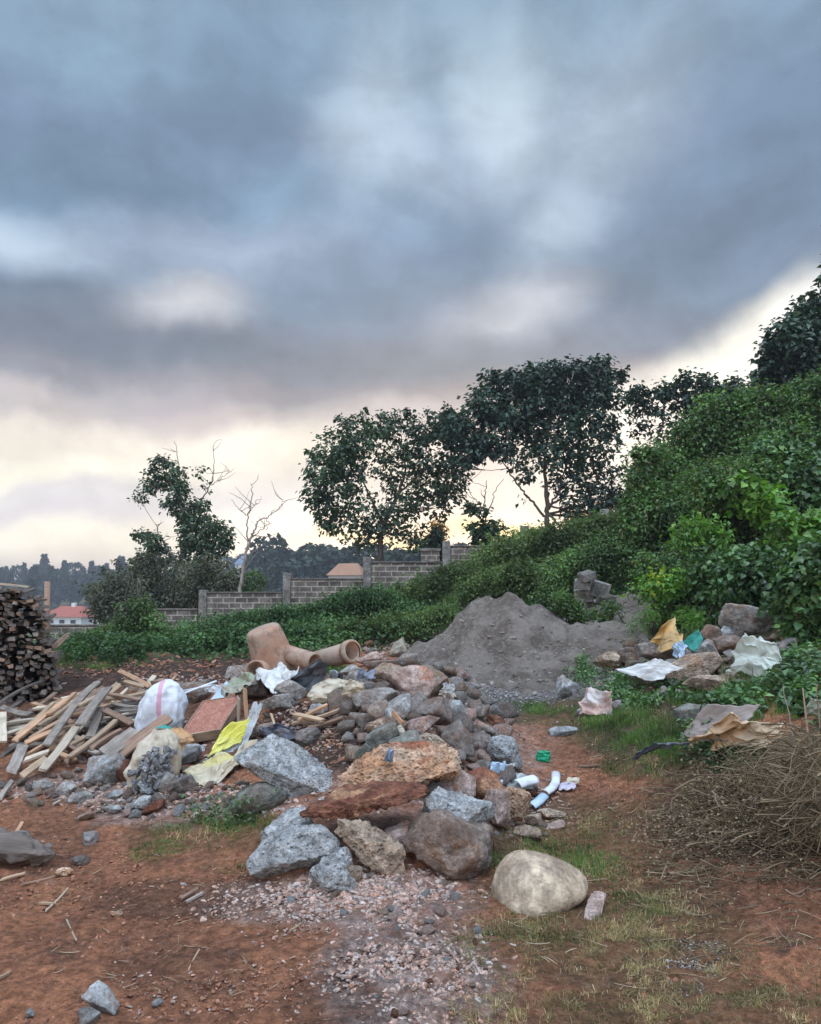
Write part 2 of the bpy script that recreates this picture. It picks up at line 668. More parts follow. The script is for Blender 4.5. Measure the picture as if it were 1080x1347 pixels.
S = {}
S['grey'] = stone_mat('grey_stone', (.24, .225, .21, 1), (.37, .345, .32, 1), (.33, .27, .22, 1))
S['bluegrey'] = stone_mat('blue_grey_stone', (.22, .225, .22, 1), (.34, .345, .34, 1), (.24, .24, .23, 1))
S['purple'] = stone_mat('dark_purple_stone', (.135, .115, .105, 1), (.22, .19, .17, 1), (.20, .15, .13, 1))
S['pink'] = stone_mat('pink_stone', (.33, .235, .20, 1), (.42, .32, .28, 1), (.38, .17, .10, 1))
S['tan'] = stone_mat('tan_stone', (.29, .215, .155, 1), (.40, .31, .235, 1), (.30, .17, .10, 1), pits=True)
S['pale'] = stone_mat('pale_yellow_stone', (.42, .38, .29, 1), (.50, .46, .37, 1), (.33, .27, .20, 1))
S['brown'] = stone_mat('brown_stone', (.18, .135, .11, 1), (.31, .24, .20, 1), (.27, .15, .09, 1))
S['rust'] = stone_mat('rust_red_stone', (.15, .05, .03, 1), (.25, .10, .058, 1), (.50, .28, .16, 1), scale=5, bstr=0.9, bdist=.03, dirt=.1)
S['orange'] = stone_mat('orange_laterite', (.46, .24, .13, 1), (.62, .43, .30, 1), (.30, .10, .05, 1), scale=5, pits=True, bstr=0.9, bdist=.03, dirt=.12)
S['green'] = stone_mat('mossy_stone', (.17, .175, .15, 1), (.26, .262, .23, 1), (.15, .155, .11, 1), dirt=.35)
S['conc'] = stone_mat('rough_concrete', (.29, .295, .29, 1), (.47, .475, .47, 1), (.33, .31, .285, 1), scale=9, bstr=0.9, bdist=.02, pits=True, var=.2, dirt=.15, flecks=.55)
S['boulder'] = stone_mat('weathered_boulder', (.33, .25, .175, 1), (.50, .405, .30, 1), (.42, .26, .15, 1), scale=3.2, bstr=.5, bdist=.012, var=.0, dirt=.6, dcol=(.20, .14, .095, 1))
S['mixed'] = stone_mat('brown_grey_stone', (.17, .145, .125, 1), (.32, .275, .24, 1), (.22, .13, .09, 1), scale=8, bstr=.8, bdist=.02, dirt=.45)




def island_mat(name, cols, rough=0.95, tint=None, spec=0.2, tr=0.0, nscale=0, trcol=None, coord='Object'):
    """merged pieces: colour picked per loose piece"""
    m, t, bs, out = new_mat(name)
    ge = t.add('ShaderNodeNewGeometry')
    k = len(cols)
    c = t.ramp(ge.outputs['Random Per Island'], [(i / max(1, k - 1) * 0.999, cc) for i, cc in enumerate(cols)])
    if nscale:
        tcn = t.add('ShaderNodeTexCoord')
        n = t.noise(tcn.outputs[coord], nscale, 4, 0.6)
        c = t.vmath('SCALE', c, t.step(n, 0.34, 0.66, 0.5, 1.5))
    t.l.new(c, bs.inputs['Base Color'])
    bs.inputs['Roughness'].default_value = rough
    bs.inputs['Specular IOR Level'].default_value = spec
    if tr > 0:
        tb = t.add('ShaderNodeBsdfTranslucent')
        t.l.new(t.mix(1.0, c, trcol or (1.3, 1.5, .6, 1), 'MULTIPLY'), tb.inputs[0])
        mx = t.add('ShaderNodeMixShader', {0: tr})
        t.l.new(bs.outputs[0], mx.inputs[1])
        t.l.new(tb.outputs[0], mx.inputs[2])
        t.l.new(mx.outputs[0], out.inputs[0])
    return m


def wood_mat(name, ca, cb, var=.5):
    m, t, bs, out = new_mat(name)
    tcn = t.add('ShaderNodeTexCoord')
    oi = t.add('ShaderNodeObjectInfo')
    off = t.vmath('SCALE', (3.1, 7.7, 5.3), t.math('MULTIPLY', oi.outputs['Random'], 9.0))
    co = t.vmath('ADD', t.vmath('MULTIPLY', tcn.outputs['Object'], (1.2, 16, 16)), off)
    n1 = t.noise(co, 3.0, 6, 0.6, 0.6)
    n2 = t.noise(t.vmath('ADD', tcn.outputs['Object'], off), 4.0, 4, 0.6)
    c = t.mix(t.step(n1, .3, .7), ca, cb)
    c = t.mix(t.step(n2, .45, .7, 0, .7), c, t.vmath('SCALE', c, .5))
    c = t.vmath('SCALE', c, t.math('ADD', 1 - var / 2, t.math('MULTIPLY', oi.outputs['Random'], var)))
    t.l.new(c, bs.inputs['Base Color'])
    bump(t, bs, n1, .4, .006)
    return m


W = {'grey': wood_mat('weathered_grey_wood', (.17, .14, .115, 1), (.27, .23, .195, 1)),
     'tan': wood_mat('tan_wood', (.28, .19, .12, 1), (.38, .275, .185, 1)),
     'orange': wood_mat('fresh_orange_wood', (.30, .17, .095, 1), (.40, .245, .15, 1)),
     'brown': wood_mat('brown_wood', (.15, .09, .06, 1), (.24, .155, .11, 1)),
     'pale': wood_mat('pale_wood', (.33, .27, .20, 1), (.43, .36, .28, 1)),
     'dark': wood_mat('dark_weathered_wood', (.075, .06, .052, 1), (.15, .12, .10, 1))}


def cloth_mat(name, ca, cb=None, rough=.6, dirt=.4, tr=.15, dcol=(.22, .13, .08, 1), weave=True, stripe=None):
    m, t, bs, out = new_mat(name)
    tcn = t.add('ShaderNodeTexCoord')
    co = tcn.outputs['Object']
    n1 = t.noise(co, 9, 5, .65)
    c = t.mix(t.step(t.noise(co, 4, 3, .5), .42, .6), ca, cb or ca)
    if stripe:
        sx = t.add('ShaderNodeSeparateXYZ', {0: t.vmath('ADD', co, t.vmath('SCALE', t.noise(co, 6, 2, .5, 0, 'Color'), .03))})
        for (a, b_, scol) in stripe:
            msk = t.math('MULTIPLY', t.math('GREATER_THAN', sx.outputs[0], a), t.math('LESS_THAN', sx.outputs[0], b_))
            c = t.mix(t.math('MULTIPLY', msk, .8), c, scol)
    c = t.mix(t.step(n1, .48, .72, 0, dirt), c, dcol)
    t.l.new(c, bs.inputs['Base Color'])
    bs.inputs['Roughness'].default_value = rough
    if weave:
        wv_ = t.add('ShaderNodeTexChecker', {'Vector': co, 'Scale': 260.0})
        bump(t, bs, t.math('ADD', t.noise(co, 30, 4, .6), t.math('MULTIPLY', wv_.outputs['Fac'], .1)), .35, .01)
    else:
        bump(t, bs, t.noise(co, 30, 4, .6), .3, .008)
    if tr > 0:
        tb = t.add('ShaderNodeBsdfTranslucent')
        t.l.new(c, tb.inputs[0])
        mx = t.add('ShaderNodeMixShader', {0: tr})
        t.l.new(bs.outputs[0], mx.inputs[1])
        t.l.new(tb.outputs[0], mx.inputs[2])
        t.l.new(mx.outputs[0], out.inputs[0])
    return m


L = {}
LG = [(.018, .045, .012, 1), (.035, .085, .022, 1), (.055, .12, .03, 1), (.03, .07, .03, 1)]
L['bush'] = island_mat('bush_leaves', [(.028, .06, .02, 1), (.06, .13, .032, 1), (.11, .20, .045, 1), (.04, .085, .03, 1), (.085, .155, .04, 1), (.12, .10, .045, 1)], .55, tr=.25, nscale=1.2, spec=.4)
L['bright'] = island_mat('bright_leaves', [(.05, .13, .022, 1), (.09, .20, .03, 1), (.13, .24, .03, 1), (.05, .11, .03, 1)], .55, tr=.3, nscale=2, spec=.4)
L['climber'] = island_mat('climber_leaves', [(.042, .095, .036, 1), (.07, .145, .045, 1), (.035, .07, .028, 1), (.11, .19, .05, 1)], .45, tr=.2, nscale=2, spec=.45)
L['tree'] = island_mat('tree_leaves', [(.016, .036, .018, 1), (.03, .06, .026, 1), (.045, .08, .03, 1), (.022, .045, .026, 1)], .5, tr=.18, nscale=.6, spec=.5)
L['treeblue'] = island_mat('dark_tree_leaves', [(.014, .032, .022, 1), (.026, .052, .032, 1), (.036, .066, .038, 1), (.02, .042, .03, 1)], .5, tr=.15, nscale=.6, spec=.5)
L['olive'] = island_mat('olive_leaves', [(.085, .095, .06, 1), (.115, .12, .08, 1), (.065, .08, .05, 1), (.13, .13, .09, 1)], .7, tr=.2, nscale=.5)
L['fine'] = island_mat('fine_weed_leaves', [(.06, .10, .035, 1), (.10, .15, .05, 1), (.14, .18, .07, 1), (.05, .085, .035, 1)], .7, tr=.3, nscale=1)
L['creeper'] = island_mat('creeper_leaves', [(.03, .06, .025, 1), (.05, .105, .035, 1), (.075, .14, .045, 1), (.05, .075, .04, 1)], .6, tr=.2, nscale=1)
L['far'] = island_mat('far_conifer_needles', [(.018, .032, .026, 1), (.028, .045, .034, 1), (.04, .055, .04, 1)], .9, nscale=.15)
L['dead'] = island_mat('dead_twigs', [(.10, .07, .04, 1), (.16, .115, .068, 1), (.25, .185, .115, 1), (.06, .043, .027, 1), (.11, .085, .045, 1)], .95)
L['gold'] = island_mat('autumn_leaves', [(.28, .14, .04, 1), (.35, .2, .07, 1), (.2, .11, .05, 1)], .7, tr=.5, trcol=(1.3, 1.1, .7, 1))
L['flower'] = island_mat('yellow_leaves', [(.35, .33, .03, 1), (.25, .30, .03, 1), (.45, .38, .04, 1)], .6, tr=.3)
L['grass'] = island_mat('grass_blades', [(.035, .075, .02, 1), (.06, .125, .025, 1), (.09, .155, .035, 1), (.15, .15, .06, 1)], .6, tr=.25, nscale=2.5)
L['dry'] = island_mat('dry_grass_blades', [(.30, .22, .11, 1), (.40, .31, .17, 1), (.14, .14, .045, 1), (.22, .14, .07, 1), (.26, .20, .10, 1)], .8, tr=.2, nscale=2.5)


def bark_mat(name, ca, cb):
    m, t, bs, out = new_mat(name)
    tcn = t.add('ShaderNodeTexCoord')
    co = t.vmath('MULTIPLY', tcn.outputs['Object'], (6, 6, 1.5))
    n = t.noise(co, 3, 5, .65)
    t.l.new(t.mix(t.step(n, .35, .65), ca, cb), bs.inputs['Base Color'])
    bump(t, bs, n, .6, .03)
    return m


BARK = bark_mat('dark_bark', (.05, .038, .03, 1), (.10, .078, .06, 1))
BARKP = bark_mat('pale_bark', (.17, .14, .12, 1), (.28, .24, .21, 1))

# ================================================================== GROUND
ys = np.concatenate([np.arange(-6, 2.5, 0.25), np.geomspace(2.5, 34, 430), np.geomspace(34, 950, 110)[1:]])
ud = np.arange(-0.62, 0.6201, 0.0036)
uo = 0.62 * np.geomspace(1, 11, 34)[1:]
us = np.concatenate([-uo[::-1], ud, uo])
UU, YY = np.meshgrid(us, ys)
XX = UU * np.maximum(YY, 2.5)
xf, yf = XX.ravel(), YY.ravel()
zf = height(xf, yf)
nearw = np.clip(1 - yf / 30, 0, 1)
q = np.stack([xf, yf, zf], 1)
clod = fbm(q * 11, 3, 21) * 0.016 + np.maximum(fbm(q * 26, 2, 4), 0.1) * 0.012
bankw = sst(yf, 8.5, 10) * (1 - sst(yf, 14, 16))
zf = zf + (clod + fbm(q * 3.2, 3, 8) * (0.05 * bankw + .016) + ridge(q * np.array([2.0, 5.0, 1]), 3, 12) * .012) * nearw * (yf > 1)
nr, ncol = UU.shape
idx = np.arange(nr * ncol).reshape(nr, ncol)
quads = np.stack([idx[:-1, :-1], idx[:-1, 1:], idx[1:, 1:], idx[1:, :-1]], -1).reshape(-1, 4)
gme = mesh_np('ground', np.stack([xf, yf, zf], 1), quads)

ppx, ppy = to_px(xf, yf, zf)
wn = np.stack([fbm(q * 1.6, 3, 31), fbm(q * 1.6, 3, 57)], 1) * 34


def zone(ells):
    m = np.zeros(len(xf))
    for (cx_, cy_, rx, ry, *k) in ells:
        k = k[0] if k else 1.0
        d = np.sqrt(((ppx + wn[:, 0] - cx_) / rx) ** 2 + ((ppy + wn[:, 1] * .5 - cy_) / ry) ** 2)
        m = np.maximum(m, (1 - sst(d, 0.75, 1.25)) * k)
    m[yf < 2.2] *= 0
    return m


zg = zone([(700, 885, 150, 42), (640, 920, 60, 26), (770, 845, 110, 42), (600, 880, 70, 30)])
zp = zone([(470, 1190, 150, 45), (545, 1290, 130, 80), (340, 1190, 70, 28, .7), (250, 1060, 150, 24, .8), (120, 1035, 120, 18, .8), (690, 1070, 60, 25, .5), (560, 1010, 160, 110, .6)])
zd = zone([(230, 882, 190, 20), (0, 900, 160, 30), (430, 975, 100, 48, 1.0), (510, 1088, 90, 22, 1.0), (640, 1110, 60, 20, .6), (1000, 1075, 150, 70, .9), (980, 1180, 130, 40, .35), (160, 960, 160, 50, .6), (60, 1110, 80, 40, .4), (250, 1180, 120, 30, .5), (240, 1280, 90, 40, .35), (440, 1330, 90, 50, .5)])  # mostly dark soil; the ellipse under the rusty slabs paints in the gap's shade
zgr = zone([(250, 838, 420, 26), (850, 950, 130, 45, .9), (620, 820, 260, 30), (950, 800, 200, 90), (280, 1098, 110, 26, .5), (750, 1130, 120, 80, .5), (830, 1230, 150, 80, .5), (900, 1330, 200, 40, .5), (900, 1000, 90, 30, .8), (700, 935, 60, 15, .7)])
zgr = np.maximum(zgr, sst(yf, 13.2, 15.0))
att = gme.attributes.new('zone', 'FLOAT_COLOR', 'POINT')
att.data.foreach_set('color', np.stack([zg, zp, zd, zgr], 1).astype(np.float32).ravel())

m, t, bs, out = new_mat('red_soil')
geo = t.add('ShaderNodeNewGeometry')
co = geo.outputs['Position']
za = t.add('ShaderNodeAttribute', attribute_name='zone')
zs = t.add('ShaderNodeSeparateColor', {0: za.outputs['Color']})
n1 = t.noise(co, 1.1, 6, .62)
n2 = t.noise(co, 9, 6, .65)
n3 = t.noise(co, 55, 4, .6)
n4 = t.noise(t.vmath('ADD', co, (9, 3, 1)), 2.6, 5, .6, .6)
soil = t.mix(t.step(n1, .36, .64), (.28, .122, .068, 1), (.44, .188, .10, 1))
soil = t.mix(t.step(n4, .55, .72, 0, .8), soil, (.42, .19, .10, 1))
soil = t.mix(t.step(n4, .46, .3, 0, .75), soil, (.15, .085, .06, 1))
soil = t.mix(t.step(n2, .56, .74, 0, .5), soil, (.38, .24, .17, 1))
grav = t.mix(t.step(n2, .35, .65), (.155, .135, .125, 1), (.245, .22, .205, 1))
dust = t.mix(t.step(n2, .38, .62), (.27, .175, .14, 1), (.40, .30, .26, 1))
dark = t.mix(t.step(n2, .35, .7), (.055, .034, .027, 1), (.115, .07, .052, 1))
green = t.mix(t.step(n2, .35, .7), (.045, .055, .025, 1), (.10, .085, .045, 1))
c = t.mix(t.math('MULTIPLY', zs.outputs[1], t.step(n2, .3, .6, .5, 1)), soil, dust)
c = t.mix(zs.outputs[0], c, grav)
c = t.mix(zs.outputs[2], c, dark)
c = t.mix(t.math('MULTIPLY', za.outputs['Alpha'], t.step(n2, .25, .55, .6, 1)), c, green)
c = t.mix(t.step(n3, .56, .7, 0, .6), c, t.vmath('SCALE', c, 1.8))
c = t.mix(t.step(n3, .46, .34, 0, .7), c, t.vmath('SCALE', c, .42))
c = t.vmath('SCALE', c, t.step(t.noise(co, 20, 5, .7), .35, .65, .62, 1.3))
t.l.new(c, bs.inputs['Base Color'])
bs.inputs['Roughness'].default_value = 1
bs.inputs['Specular IOR Level'].default_value = .15
hh = t.math('ADD', t.math('MULTIPLY', t.noise(co, 24, 8, .75), 1.2), t.math('MULTIPLY', n2, 1.2))
bump(t, bs, hh, 1.0, .06)
SOIL = m
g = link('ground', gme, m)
tag(g, 'reddish bare earth with dusty rubble, grey grit and grassy banks', 'ground', kind='structure')

# ------------------------------------------------------------------ sand heaps
m, t, bs, out = new_mat('grey_sand')
tcn = t.add('ShaderNodeTexCoord')
co = tcn.outputs['Object']
n1 = t.noise(co, 2.2, 6, .6)
n2 = t.noise(co, 18, 6, .7)
c = t.mix(t.step(n1, .38, .62), (.105, .082, .066, 1), (.20, .168, .142, 1))
c = t.mix(t.step(n2, .45, .7, 0, .6), c, (.26, .225, .195, 1))
c = t.mix(t.step(t.noise(co, 70, 3, .6), .45, .3, 0, .5), c, (.06, .05, .045, 1))
t.l.new(c, bs.inputs['Base Color'])
bs.inputs['Roughness'].default_value = 1
bump(t, bs, t.math('ADD', t.noise(co, 30, 8, .75), t.math('MULTIPLY', t.noise(co, 7, 5, .7), 1.2)), 1.0, .05)
SAND = m


GRIT = island_mat('heap_grit', [(.16, .135, .115, 1), (.24, .21, .185, 1), (.10, .08, .068, 1)])
SANDD = SAND.copy()
for nd in SANDD.node_tree.nodes:
    if nd.type == 'MIX' and nd.inputs[6].default_value[0] > .149 and nd.inputs[6].default_value[0] < .151:
        nd.inputs[6].default_value = (.085, .068, .056, 1)
        nd.inputs[7].default_value = (.15, .122, .105, 1)


def heap(name, cones, label, mat, pad=2.2, res=.035, seed=1, cat='heap'):
    """cones: (px, py, Y apex, slope, rounding)"""
    ap = [(P(a, b, Y), s_, r_) for a, b, Y, s_, r_ in cones]
    x0 = min(p.x for p, _, _ in ap) - pad
    x1 = max(p.x for p, _, _ in ap) + pad
    y0 = min(p.y for p, _, _ in ap) - pad
    y1 = max(p.y for p, _, _ in ap) + pad
    gx = np.arange(x0, x1, res)
    gy = np.arange(y0, y1, res)
    A, B = np.meshgrid(gx, gy)
    x, y = A.ravel(), B.ravel()
    base_ = height(x, y)
    q = np.stack([x, y, np.zeros_like(x)], 1)
    wx = fbm(q * 1.2, 3, seed) * .28
    wy = fbm(q * 1.2, 3, seed + 9) * .28
    top = np.full(x.shape, -9.0)
    for p, s_, r_ in ap:
        d = np.sqrt((x + wx - p.x) ** 2 + (y + wy - p.y) ** 2 + r_ * r_) - r_
        top = np.maximum(top, p.z - d * s_)
    top += fbm(q * 2.2, 4, seed + 3) * .16 + ridge(q * 4, 3, seed + 4) * .05 + fbm(q * 14, 2, seed + 5) * .03
    z = np.maximum(top, base_ - .08)
    inside = (top > base_ - .06).reshape(A.shape)
    V = np.stack([x, y, z], 1)
    idx = np.arange(len(x)).reshape(A.shape)
    Q = np.stack([idx[:-1, :-1], idx[:-1, 1:], idx[1:, 1:], idx[1:, :-1]], -1)
    keep = inside[:-1, :-1] | inside[:-1, 1:] | inside[1:, 1:] | inside[1:, :-1]
    Q = Q[keep]
    used = np.unique(Q)
    mp = np.zeros(len(V), int)
    mp[used] = np.arange(len(used))
    o_ = V[used].mean(0)
    me = mesh_np(name, V[used] - o_, mp[Q])
    ob = link(name, me, mat, loc=o_)
    tag(ob, label, cat)
    r_ = np.random.default_rng(seed)
    pick = r_.choice(used, 1500, replace=False)
    foot = r_.random(1500) < np.clip(1.15 - (z[pick] - base_[pick]) / .9, .25, 1)
    pick = pick[foot]
    pos = V[pick] - o_
    sz = .008 + .03 * r_.random(len(pick)) ** 4
    V0, F0 = ICO[1]
    Vs, Fs = scatter(V0 * (1 + r_.uniform(-.35, .3, len(V0)))[:, None] * np.array([1.2, .9, .6]), F0, pos, eul(r_.uniform(-.6, .6, len(pick)), r_.uniform(-.6, .6, len(pick)), r_.uniform(0, 6.28, len(pick))), sz)
    gr = link('coarse_grit', mesh_np('coarse_grit', Vs, Fs, False), GRIT, ob)
    gr['kind'] = 'stuff'
    return ob


heap('sand_heap', [(658, 785, 12.0, .80, .16), (632, 800, 11.9, .82, .12), (690, 794, 12.2, .66, .2), (720, 822, 12.1, .5, .3), (745, 848, 12.0, .32, .4), (592, 838, 11.7, .75, .2)],
     'large grey heap of building sand with a rounded peak', SAND, seed=5)
heap('soil_heap', [(838, 785, 13.2, .42, .2), (800, 806, 12.6, .36, .25), (768, 828, 11.9, .33, .25), (850, 815, 11.8, .4, .3)],
     'low dark brown soil heap between the sand and the climbers', SANDD, seed=15)

# ------------------------------------------------------------------ block wall
m, t, bs, out = new_mat('block_masonry')
tcn = t.add('ShaderNodeTexCoord')
sx = t.add('ShaderNodeSeparateXYZ', {0: tcn.outputs['Object']})
cmb = t.add('ShaderNodeCombineXYZ', {0: t.math('ADD', sx.outputs[0], sx.outputs[1]), 1: sx.outputs[2]})
br = t.add('ShaderNodeTexBrick', {'Vector': cmb.outputs[0], 'Color1': (.075, .062, .052, 1), 'Color2': (.14, .115, .098, 1), 'Mortar': (.27, .235, .20, 1),
                                  'Scale': 1.0, 'Mortar Size': .02, 'Mortar Smooth': .2, 'Bias': 0.0, 'Brick Width': .34, 'Row Height': .155})
nz = t.noise(tcn.outputs['Object'], 6, 5, .6)
c = t.vmath('SCALE', br.outputs['Color'], t.step(nz, .3, .7, .6, 1.35))
t.l.new(c, bs.inputs['Base Color'])
bump(t, bs, t.math('ADD', t.math('MULTIPLY', br.outputs['Fac'], .6), t.math('MULTIPLY', nz, .4)), .7, .03)
MASON = m
CEM = stone_mat('cement_post', (.16, .15, .135, 1), (.24, .225, .205, 1), (.14, .13, .12, 1), scale=3, dirt=.2, var=.1)
CAP = stone_mat('dark_coping', (.09, .075, .068, 1), (.14, .12, .11, 1), (.07, .06, .05, 1), scale=3, dirt=.2, var=.1)


def box_np(x0, x1, y0, y1, z0, z1):
    V = np.array([(x0, y0, z0), (x1, y0, z0), (x1, y1, z0), (x0, y1, z0), (x0, y0, z1), (x1, y0, z1), (x1, y1, z1), (x0, y1, z1)], float)
    Fq = np.array([(0, 3, 2, 1), (4, 5, 6, 7), (0, 1, 5, 4), (1, 2, 6, 5), (2, 3, 7, 6), (3, 0, 4, 7)])
    return V, Fq


WY = 24.0
wallroot = empty('block_wall', (P(380, 800, WY).x, WY, hz(P(380, 800, WY).x, WY)), 'stepped concrete block boundary wall with cement posts behind the green bank', 'wall')
wo = wallroot.location


def wpart(name, x0, x1, y0, y1, z0, z1, mat):
    V, Fq = box_np(x0, x1, y0, y1, z0, z1)
    c0 = np.array([(x0 + x1) / 2, (y0 + y1) / 2, z0])
    me = mesh_np(name, V - c0, Fq, False)
    o = link(name, me, mat, wallroot, Vector(c0) - wo)
    md = o.modifiers.new('bevel', 'BEVEL')
    md.width = .012
    return o


wposts = [(-48, 846, 0), (60, 821, 1), (165, 796, 1), (268, 776, 1), (378, 754, 1), (483, 733, 1), (587, 712, 1), (690, 692, 1), (795, 670, 1)]
wtops = [840, 824, 803, 781, 763, 741, 720, 699]
for i, (a, b, _) in enumerate(wposts):
    p = P(a, b, WY)
    wpart('post', p.x - .11, p.x + .11, WY - .13, WY + .13, hz(p.x, WY) - .4, p.z, CEM)
    if i < len(wtops):
        p2 = P(wposts[i + 1][0], 700, WY)
        zt = P(a, wtops[i], WY).z
        zb = min(hz(p.x, WY), hz(p2.x, WY)) - .4
        wpart('wall_panel', p.x + .112, p2.x - .112, WY - .075, WY + .075, zb, zt, MASON)
        wpart('coping', p.x + .114, p2.x - .114, WY - .10, WY + .10, zt + .003, zt + .055, CAP)

# wooden pole beside the timber stack
pb, pt_ = P(60, 850, 13.2), P(58, 765, 13.2)
zz = hz(pb.x, 13.2)
V, Fs = tube_np([(0, 0, zz - .2), (.01, 0, (zz + pt_.z) / 2), (-.02, .01, pt_.z)], [.05, .045, .042], 10)
pole = link('wooden_pole', mesh_np('wooden_pole', V - np.array([0, 0, zz]), Fs), W['brown'], loc=(pb.x, 13.2, zz))
tag(pole, 'upright brown wooden pole just right of the timber stack', 'pole')

# ------------------------------------------------------------------ houses far off
def house(px0, px1, py_eave, py_base, py_ridge, Y, roofc, wallc, label, nwin=3, chim=True):
    a, b = P(px0, py_base, Y), P(px1, py_base, Y)
    w_ = b.x - a.x
    h_ = P(px0, py_eave, Y).z - a.z
    rh = P(px0, py_ridge, Y).z - P(px0, py_eave, Y).z
    d_ = w_ * .7
    root = empty('house', ((a.x + b.x) / 2, Y, a.z), label, 'house')
    root.rotation_euler.z = R(-14)
    mw, tw, bw, _ = new_mat('house_wall_%d' % px0)
    n = tw.noise(tw.add('ShaderNodeTexCoord').outputs['Object'], .8, 4, .6)
    tw.l.new(tw.mix(n, wallc, tuple(v * .75 for v in wallc[:3]) + (1,)), bw.inputs['Base Color'])
    mr, tr_, br_, _ = new_mat('house_roof_%d' % px0)
    n = tr_.noise(tr_.add('ShaderNodeTexCoord').outputs['Object'], 1.5, 4, .6)
    wvn = tr_.add('ShaderNodeTexWave', {'Vector': tr_.add('ShaderNodeTexCoord').outputs['Object'], 'Scale': 2.0})
    cc = tr_.mix(n, roofc, tuple(v * .6 for v in roofc[:3]) + (1,))
    tr_.l.new(tr_.mix(tr_.math('MULTIPLY', wvn.outputs['Fac'], .25), cc, (.03, .02, .02, 1)), br_.inputs['Base Color'])
    mg, tg, bgl, _ = new_mat('house_glass_%d' % px0)
    bgl.inputs['Base Color'].default_value = (.03, .035, .045, 1)
    bgl.inputs['Roughness'].default_value = .15
    V, Fq = box_np(-w_ / 2, w_ / 2, -d_ / 2, d_ / 2, -3, h_)
    link('wall', mesh_np('wall', V, Fq, False), mw, root)
    e = .06 * w_
    V = np.array([(-w_ / 2 - e, -d_ / 2 - e, h_), (w_ / 2 + e, -d_ / 2 - e, h_), (w_ / 2 + e, d_ / 2 + e, h_), (-w_ / 2 - e, d_ / 2 + e, h_),
                  (-w_ / 2 + w_ * .2, 0, h_ + rh), (w_ / 2 - w_ * .2, 0, h_ + rh)])
    me = bpy.data.meshes.new('roof')
    me.from_pydata(V.tolist(), [], [(0, 1, 5, 4), (1, 2, 5), (2, 3, 4, 5), (3, 0, 4), (3, 2, 1, 0)])
    rf = link('roof', me, mr, root)
    if chim:
        V, Fq = box_np(-.5, .5, -.4, .4, 0, 1.6)
        link('chimney', mesh_np('chimney', V, Fq, False), mw, rf, (w_ * .05, 0, h_ + rh - .8))
    for k in range(nwin):
        xw = -w_ / 2 + w_ * (k + .7) / (nwin + .4)
        ww = w_ * .16
        V, Fq = box_np(-ww / 2, ww / 2, -.06, .02, 0, h_ * .45)
        wi = link('window', mesh_np('window', V, Fq, False), mw, root, (xw, -d_ / 2, h_ * .32))
        V, Fq = box_np(-ww * .43, ww * .43, -.09, -.062, h_ * .04, h_ * .41)
        link('pane', mesh_np('pane', V, Fq, False), mg, wi)
    return root


house(66, 122, 811, 824, 797, 215, (.36, .10, .065, 1), (.62, .62, .60, 1), 'distant white house with red tiled roof right of the wooden pole', 3)
house(344, 364, 762, 775, 750, 190, (.30, .13, .10, 1), (.5, .45, .42, 1), 'tiny pinkish far house among trees beyond the bare tree', 2, False)
house(436, 480, 757, 772, 741, 110, (.34, .19, .12, 1), (.4, .38, .35, 1), 'brown tiled roof showing over the wall left of a cement post', 2, False)
house(312, 338, 742, 762, 731, 240, (.16, .22, .30, 1), (.5, .5, .52, 1), 'far house with a blue grey roof among the skyline trees', 2, False)
p = P(566, 742, 27.5)
root = empty('pillar', (p.x, 27.5, hz(p.x, 27.5)), 'short grey block pillar standing beyond the wall below the gold tree', 'pillar')
hgt_ = P(566, 725, 27.5).z - hz(p.x, 27.5)
V, Fq = box_np(-.3, .3, -.2, .2, -.3, hgt_)
link('shaft', mesh_np('shaft', V, Fq, False), MASON, root)
V, Fq = box_np(-.34, .34, -.24, .24, hgt_ + .003, hgt_ + .09)
link('cap', mesh_np('cap', V, Fq, False), CEM, root)

# ================================================================== ROCKS
LAND = []          # (px, py, name) landmarks for labels


def rock_mesh(dims, seed, sharp=34, rough=.05, level=4, planes=13, slab=0.0, fine=.012, taper=0.0):
    V, Fc = ICO[level]
    r = np.random.default_rng(seed)
    nn = r.normal(size=(planes, 3))
    if slab:
        nn[: planes // 2, 2] *= (1 + 3 * slab)
    nn /= np.linalg.norm(nn, axis=1)[:, None]
    nn = np.concatenate([nn, np.eye(3), -np.eye(3)])
    dd = r.uniform(.66, .98, len(nn))
    dd[-6:] = r.uniform(1.0, 1.35, 6) if not slab else r.uniform(.85, 1.2, 6)
    proj = np.maximum(V @ nn.T, 0) / dd
    rad = np.sum(proj ** sharp, axis=1) ** (-1 / sharp)
    X = V * rad[:, None]
    X -= (X.max(0) + X.min(0)) / 2
    X /= (X.max(0) - X.min(0)) / 2
    if taper:
        X[:, 2] *= 1 - taper * np.abs(X[:, 0]) ** 1.6
        X[:, 1] *= 1 - taper * .7 * np.abs(X[:, 0]) ** 2
    dims = np.array(dims, float) / 2
    m_ = dims.min()
    o = r.uniform(0, 50, 3)
    X = X * dims
    N = V
    big = fbm(X / m_ * .9 + o, 3, seed % 97)
    med = fbm(X / m_ * 3.0 + o, 3, seed % 89)
    fin = fbm(X / .03 + o, 3, seed % 83)
    chip = ridge(X / m_ * 2.2 + o, 2, seed % 79)
    X = X + N * (big * rough * m_ * 1.6 + med * rough * m_ * 1.0 - np.maximum(chip, .2) * rough * m_ * .9 * (sharp > 5) + fin * fine)[:, None]
    # chipped facets
    X -= (X.max(0) + X.min(0)) / 2
    X *= dims * 2 / (X.max(0) - X.min(0))
    return X, Fc


rock_px = []


